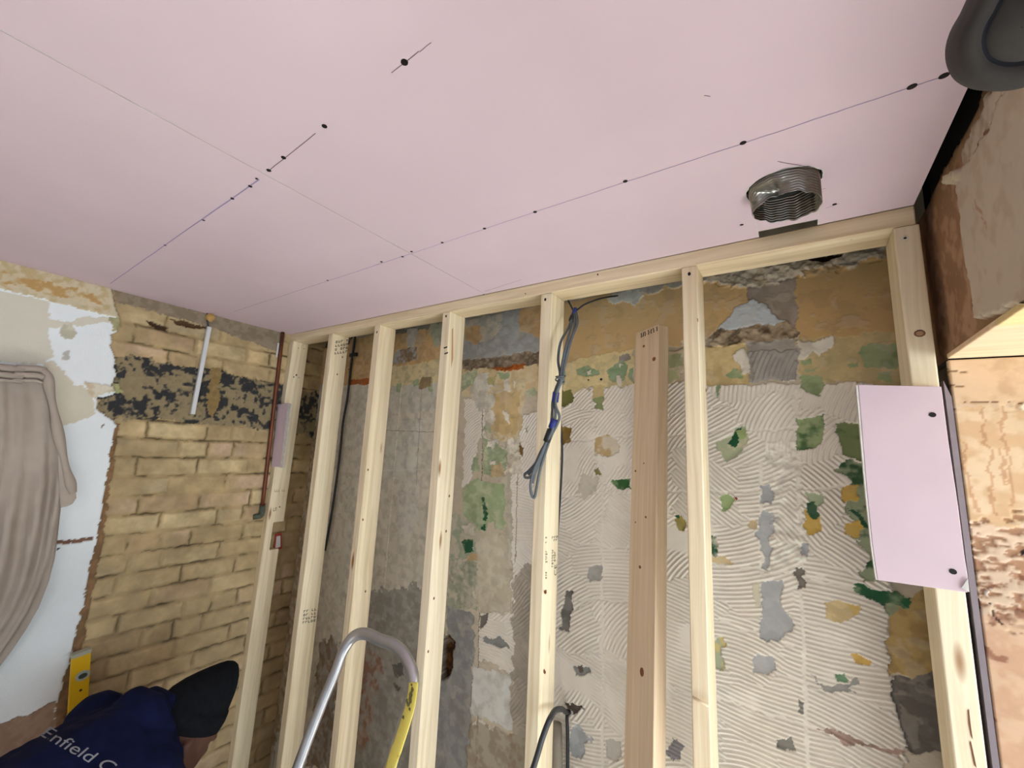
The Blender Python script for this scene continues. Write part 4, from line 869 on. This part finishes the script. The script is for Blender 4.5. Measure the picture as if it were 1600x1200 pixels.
# ================================================================== SPIRIT LEVEL
ta, tb = onleft(127,1017,.05), onleft(121,1110,.05)
ydir = Vector(ta-tb).normalized(); lv = empty('spirit_level', (lwx(0)+.06,float(tb[1]),0), 'yellow spirit level with silver end standing upright against the plaster edge of the brick wall', 'spirit level')
L_ = float(ta[2]/ydir.z); foot = Vector(ta)-ydir*L_
Q_ = Vector((0,0,1)).rotation_difference(ydir).to_matrix().to_4x4(); ML = Matrix.Translation(foot)@Q_
box('body', (-.012,-.026,0), (.012,.026,L_-.012), YELW, lv, .002, 2, ML)
box('end_cap', (-.013,-.027,L_-.014), (.013,.027,L_), newmat('cap_grey', (170,170,150), .5), lv, .002, 2, ML)
def lvp(x, y, off): return onleft(x,y,.05+off)
def ov(cx_, cy_, rx, ry, off, rot=0):
    c = Vector(lvp(cx_,cy_,0)); ML3 = ML.to_3x3(); ey = ML3@Vector((0,1,0)); ez = ML3@Vector((0,0,1)); ex = ML3@Vector((1,0,0))
    return [c+ex*off+ey*rx*math.cos(t)+ez*ry*math.sin(t) for t in [2*math.pi*k/24 for k in range(24)]], ex
pts, ex = ov(128,1053,.020,.0165,.0125); prism('vial_ring', pts, ex, .003, newmat('vial_ring', (176,182,170), .4), lv)
pts, ex = ov(128,1053,.0125,.0085,.0156); prism('vial', pts, ex, .002, newmat('vial_dark', (66,74,66), .3), lv)
pts, ex = ov(125,1076,.004,.004,.0125); prism('hang_hole', pts, ex, .001, DARK, lv)

# ================================================================== DUST SHEET
SXo = .045
right_px = [(72,580),(80,610),(88,650),(94,700),(99,745),(96,790),(92,830),(87,870),(78,905),(62,945),(42,980),(18,1015),(-8,1050),(-40,1090)]
rp = [onleft(x,y,SXo) for x, y in right_px]; ry = np.array([p[1] for p in rp]); rz = np.array([p[2] for p in rp])
zt = rz[0]; zb = rz[-1]; yl = -.62
nv_, nu_ = 110, 120; V_, F_ = [], []; sn = Noise(77)
for j in range(nv_+1):
    z = zt+(zb-zt)*j/nv_; ye = float(np.interp(-z,-rz,ry)); f = j/nv_
    for i in range(nu_+1):
        s_ = i/nu_; y = yl+(ye-yl)*s_
        spread = .35+.65*min(1,f*2.2)
        a1 = math.sin(s_*58+3.5*f+1.3*math.sin(f*3)); a2 = math.sin(s_*97+1.7-4*f); fold = .020*(1-2*abs(a1)**.7)+.008*a2+.010*(float(sn.v(np.array(s_*9),np.array(f*3)))-.5)*2
        zz = z+(onleft(0,572,SXo)[2]-zt)*0
        sag = .012*(1-s_)*0
        V_.append((lwx(z)+.058+.02*spread+fold*spread*(.4+.6*min(1,f*3)), y+.006*math.sin(s_*40+f*4)*spread, zz+sag))
for j in range(nv_):
    for i in range(nu_): a = j*(nu_+1)+i; F_.append((a,a+1,a+nu_+2,a+nu_+1))
ds = empty('dust_sheet', (lwx(1.9)+.04,0,float(zt)), 'beige cloth dust sheet hanging in folds over the white plaster at the left edge', 'dust sheet')
so = mesh('cloth', V_, F_, SHEET, ds, True); md = so.modifiers.new('t','SOLIDIFY'); md.thickness = .002
hem = [np.array([lwx(zt)+.075,yl,zt+.006])]+[onleft(x,y,.080) for x, y in ((0,574),(20,575),(40,576),(60,577),(70,581))]
tube('hem', hem, .012, SHEET, ds, 4, 10); tube('hem', [p+np.array([.012,0,-.022]) for p in hem], .009, SHEET, ds, 4, 10); tube('hem', [p+np.array([.008,0,-.040]) for p in hem], .006, SHEET, ds, 4, 8)
tube('rolled_edge', [onleft(x,y,.082) for x, y in ((66,578),(74,588),(78,612),(84,640),(90,672),(97,705),(104,735),(110,755),(114,770))], lambda t: .010+.006*math.sin(t*9)**2, SHEET, ds, 5, 10)
fl = [onleft(x,y,.078) for x, y in ((88,660),(94,672),(101,705),(110,740),(118,768),(119,778),(113,787),(104,791),(94,793),(92,770),(90,720))]
prism('flap', fl, (1,0,0), .006, SHEET, ds, .002)

# ================================================================== WORKER
F0 = Vector((-.29,.957,0)); R0 = Vector((.957,.29,0)); U0 = Vector((0,0,1))
nk = Vector(on(238,1134,2,.985))+Vector((0,0,.028))
def L(f, r, u): return nk+F0*f+R0*r+U0*u
per = empty('person', (nk.x+.12,nk.y-.5,0), 'person in black knitted hat and navy hooded top bending forward before the brick wall', 'person')
def blob(chains, voxel, name, mat, parent, sm=6, keep=None):
    bm = bmesh.new()
    for ch in chains:
        for (p, r), (q, s) in zip(ch[:-1], ch[1:]):
            p = Vector(p); q = Vector(q); d = (q-p).length; n = max(2, int(d/(min(r,s)*.35))+1)
            for k in range(n+1):
                t = k/n; c = p.lerp(q,t); rr = r+(s-r)*t
                bmesh.ops.create_icosphere(bm, subdivisions=2, radius=rr*1.03, matrix=Matrix.Translation(c))
    me = bpy.data.meshes.new('b'); bm.to_mesh(me); bm.free(); o = bpy.data.objects.new('b', me); col.objects.link(o)
    md = o.modifiers.new('r','REMESH'); md.mode = 'VOXEL'; md.voxel_size = voxel; md.use_smooth_shade = True
    ms = o.modifiers.new('s','SMOOTH'); ms.iterations = sm; ms.factor = .5
    dg = bpy.context.evaluated_depsgraph_get(); dg.update(); m2 = bpy.data.meshes.new_from_object(o.evaluated_get(dg)); bpy.data.objects.remove(o)
    m2.name = name; m2.materials.clear(); return m2
# head frame: face direction g, crown c, side s
g = (Vector((-.02,1.0,0)).normalized()*.90+Vector((0,0,-.42))).normalized()
c = Vector((0,0,1)); c = (c-g*c.dot(g)).normalized(); s = g.cross(c)
hd = L(.082,.042,-.058)
def H(a, b, d): return hd+g*a+c*b+s*d
hip = L(-.50,.0,-.10); 
sh = {k: L(-.055-.055*(k>0), k*(.175-.02*(k>0)), -.045-.02*(k>0)) for k in (-1,1)}
el = {k: L(.04, k*.225, -.32) for k in (-1,1)}; wr_ = {k: L(.20, k*.13, -.52) for k in (-1,1)}
hj = {k: hip+R0*k*.09 for k in (-1,1)}; kneej = {k: Vector((hip.x,hip.y,.46))+R0*k*.11+F0*.12 for k in (-1,1)}; ank = {k: Vector((hip.x,hip.y,.09))+R0*k*.13+F0*.02 for k in (-1,1)}
body = [[(hip,.11),(L(-.32,0,-.09),.105),(L(-.16,0,-.085),.12),(L(-.04,0,-.06),.085),(L(.02,.008,-.025),.06),(H(-.035,-.085,0),.056),(H(-.01,-.02,0),.07)],
        [(L(-.06,-.12,-.06),.065),(L(-.06,.12,-.06),.065)],
        [(H(-.015,.035,0),.088),(H(.02,.04,0),.080)], [(H(.03,-.01,0),.068),(H(.052,-.055,0),.046),(H(.072,-.092,0),.026)],
        [(H(-.01,-.06,-.045),.03),(H(.06,-.09,-.01),.024)],[(H(-.01,-.06,.045),.03),(H(.06,-.09,.01),.024)],
        [(H(.088,.02,0),.016),(H(.100,-.012,0),.013),(H(.112,-.028,0),.014)], [(H(.082,.038,-.03),.014),(H(.086,.038,.03),.014)],
        [(H(.094,-.055,-.018),.009),(H(.100,-.055,0),.010),(H(.094,-.055,.018),.009)], [(H(.092,-.068,-.014),.009),(H(.096,-.069,0),.010),(H(.092,-.068,.014),.009)]]
for k in (-1,1):
    e = k*.080; body += [[(H(-.012,-.010,e),.012),(H(-.022,-.022,e*1.06),.013),(H(-.012,-.046,e),.010)]]
    body += [[(sh[k],.056),(el[k],.042),(wr_[k],.028)], [(hj[k],.085),(kneej[k],.06),(ank[k],.040)], [(ank[k]+Vector((0,0,-.03)),.038),(ank[k]+F0*.14+Vector((0,0,-.055)),.03)]]
    hdv = (wr_[k]-el[k]).normalized(); pc = wr_[k]+hdv*.05; body += [[(wr_[k],.027),(pc,.032),(pc+hdv*.03,.030)]]
    sd = hdv.cross(F0).normalized(); bend = (F0*-.3+hdv).normalized()
    for i_, (o_, ln) in enumerate(((-.027,.065),(-.009,.075),(.009,.07),(.026,.055))):
        b0 = pc+hdv*.035+sd*o_; b1 = b0+hdv*ln*.5; b2 = b1+bend*ln*.5; body += [[(b0,.0095),(b1,.009),(b2,.0075)]]
    t0 = wr_[k]+hdv*.02-R0*k*.02; body += [[(t0,.013),(t0-R0*k*.025+hdv*.035,.0105),(t0-R0*k*.028+hdv*.06,.0085)]]
mb_ = blob(body, .006, 'body', SKIN, None, 3); bo = link('body', mb_, SKIN, per, True)
hood = [[(hip+U0*.0,.150),(L(-.38,0,-.10),.150),(L(-.24,0,-.085),.155),(L(-.10,0,-.075),.145),(L(-.02,0,-.05),.105)],
        [(L(-.36,-.07,-.10),.135),(L(-.10,-.10,-.080),.115)],[(L(-.36,.07,-.10),.135),(L(-.10,.10,-.080),.115)],
        [(L(-.08,-.150,-.055),.085),(L(-.09,.0,-.06),.09),(L(-.14,.130,-.075),.080)]]
for k in (-1,1): hood += [[(sh[k],.085),(sh[k].lerp(el[k],.5),.072),(el[k],.062),(wr_[k].lerp(el[k],.1),.040)]]
# hood gathered round the neck
hood += [[(L(-.03,-.085,.010),.040),(L(-.045,-.03,.045),.045),(L(-.045,.04,.045),.045),(L(-.04,.085,.005),.040),(L(-.01,.085,-.05),.032)],[(L(-.03,-.085,.010),.040),(L(.04,-.065,-.03),.034)],
         [(L(.02,-.05,.022),.034),(L(.01,.03,.030),.034)]]
mh = blob(hood, .008, 'hooded_top', NAVY, None, 5)
bvh = BVHTree.FromPolygons([v.co.copy() for v in mh.vertices], [tuple(p.vertices) for p in mh.polygons])
ho = link('hooded_top', mh, NAVY, per, True); ho['label'] = 'navy hooded top with grey printed lettering on the back'
tr = []
for k in (-1,1): tr += [[(hip+R0*k*.05,.145),(hj[k],.12),(kneej[k],.085),(ank[k]+U0*.04,.068)]]
mt = blob(tr, .01, 'trousers', TROU, None, 4); link('trousers', mt, TROU, per, True)
for k in (-1,1):
    bt = blob([[(ank[k]+U0*.04,.052),(ank[k]+Vector((0,0,-.035)),.052),(ank[k]+F0*.15+Vector((0,0,-.045)),.044)]], .006, 'boot', BOOT, None, 3)
    for v in bt.vertices: v.co.z = max(v.co.z, .001)
    link('boot', bt, BOOT, per, True)
# knitted hat: lofted dome with a turned-up cuff
V_, F_ = [], []; ns = 48
prof = [(-.012,.098,0),(-.010,.105,0),(.015,.107,0),(.034,.105,0),(.036,.100,0),(.060,.093,.004),(.085,.081,.014),(.108,.065,.026),(.128,.048,.036),(.144,.032,.043),(.154,.019,.047),(.158,.007,.049)]
tip = (c*.93-g*.02+F0*.25).normalized()
for b_, r_, sh_ in prof:
    for i in range(ns):
        t = 2*math.pi*i/ns; rx = r_*1.03; ry2 = r_*.90
        ct = H(-.008,.018,0)+c*b_*.55+tip*b_*.45+g*sh_
        ripple = 1+.012*math.sin(t*24)
        V_.append(ct+g*rx*math.cos(t)*ripple+s*ry2*math.sin(t)*ripple)
for j in range(len(prof)-1):
    for i in range(ns): F_.append((j*ns+i, j*ns+(i+1)%ns, (j+1)*ns+(i+1)%ns, (j+1)*ns+i))
F_.append(tuple((len(prof)-1)*ns+i for i in range(ns))); hat = mesh('knitted_hat', V_, F_, KNIT, per, True); md = hat.modifiers.new('t','SOLIDIFY'); md.thickness = .004; hat['label'] = 'black knitted hat with a pointed crown'
for k in (-1,1):
    bm = bmesh.new(); bmesh.ops.create_uvsphere(bm, u_segments=12, v_segments=8, radius=.011, matrix=Matrix.Translation(H(.078,.012,k*.031))); frombm('eye', bm, newmat('eye_white', (200,196,190), .3), per, True)
# lettering laid over the back
me = textmesh('Enfield C', .050); 
for p in me.vertices: p.co.x += p.co.y*.10
xs = [v.co.x for v in me.vertices]; wtxt = max(xs)-min(xs)
bm = bmesh.new(); bm.from_mesh(me); bmesh.ops.subdivide_edges(bm, edges=[e for e in bm.edges if e.calc_length() > .006], cuts=2, use_grid_fill=False); bmesh.ops.triangulate(bm, faces=bm.faces); bm.to_mesh(me); bm.free()
bo_ = Vector((0,0,CAMZ))
for v in me.vertices:
    u_, v_ = v.co.x/wtxt, v.co.y/.036
    px_, py_ = 60+108*u_+15*v_, 1148+60*u_-16*v_
    dr = Vector(ray(px_,py_)).normalized(); h = bvh.ray_cast(bo_, dr)
    v.co = h[0]-dr*.003 if h[0] else bo_+dr*1.9
link('back_lettering', me, PRINT, ho)

# ================================================================== ROUND LAMP HEAD NEAR THE CAMERA
dl = ray(1590,45); dl = dl/np.linalg.norm(dl); cl = np.array([0,0,CAMZ])+dl*.50
nl = -dl*.90+np.array([.22,-.28,-.20]); nl = nl/np.linalg.norm(nl)
def lp(x, y, off=0):
    d = ray(x,y); o0 = np.array([0,0,CAMZ]); t = ((cl-o0)@nl+off)/(d@nl); return o0+d*t
outer = [(1532,10),(1516,38),(1508,66),(1510,92),(1522,114),(1545,127),(1575,131),(1610,127),(1650,112),(1682,82),(1700,40),(1700,0),(1690,-30),(1660,-58),(1620,-70),(1580,-60),(1550,-25)]
lmp = empty('work_lamp', tuple(lp(1600,30)), 'dark grey round-cornered lamp head with a grooved face at the top right corner', 'lamp')
O = catmull([lp(*q) for q in outer]+[lp(*outer[0])], 4)[:-1]; cen = sum(O)/len(O); nl_ = nl
V_, F_ = [], []; rings = [(1.0,-.045),(1.09,-.036),(1.12,-.020),(1.08,-.006),(1.0,.0),(.70,.001),(.66,-.004),(.62,-.004),(.58,.001),(.01,.002)]
for sc_f, off in rings:
    for p in O: V_.append(cen+(p-cen)*sc_f+nl_*off)
n_ = len(O)
for j in range(len(rings)-1):
    for i in range(n_): F_.append((j*n_+i, j*n_+(i+1)%n_, (j+1)*n_+(i+1)%n_, (j+1)*n_+i))
F_.append(tuple(range(n_-1,-1,-1)))
lo = mesh('housing', V_, F_, LAMPB, lmp, True)
V_ = []; F_ = []
for sc_f in (.695,.585):
    for p in O: V_.append(cen+(p-cen)*sc_f+nl_*(-.0015))
for i in range(n_): F_.append((i,(i+1)%n_,n_+(i+1)%n_,n_+i))
mesh('groove', V_, F_, LAMPD, lmp)
topc = cen-nl_*.03; tube('bracket', [topc, np.array([topc[0]+.02,topc[1]-.01,2.30]), np.array([topc[0]+.02,topc[1]-.01,2.398])], .010, BTAPE, lmp, 3, 10)
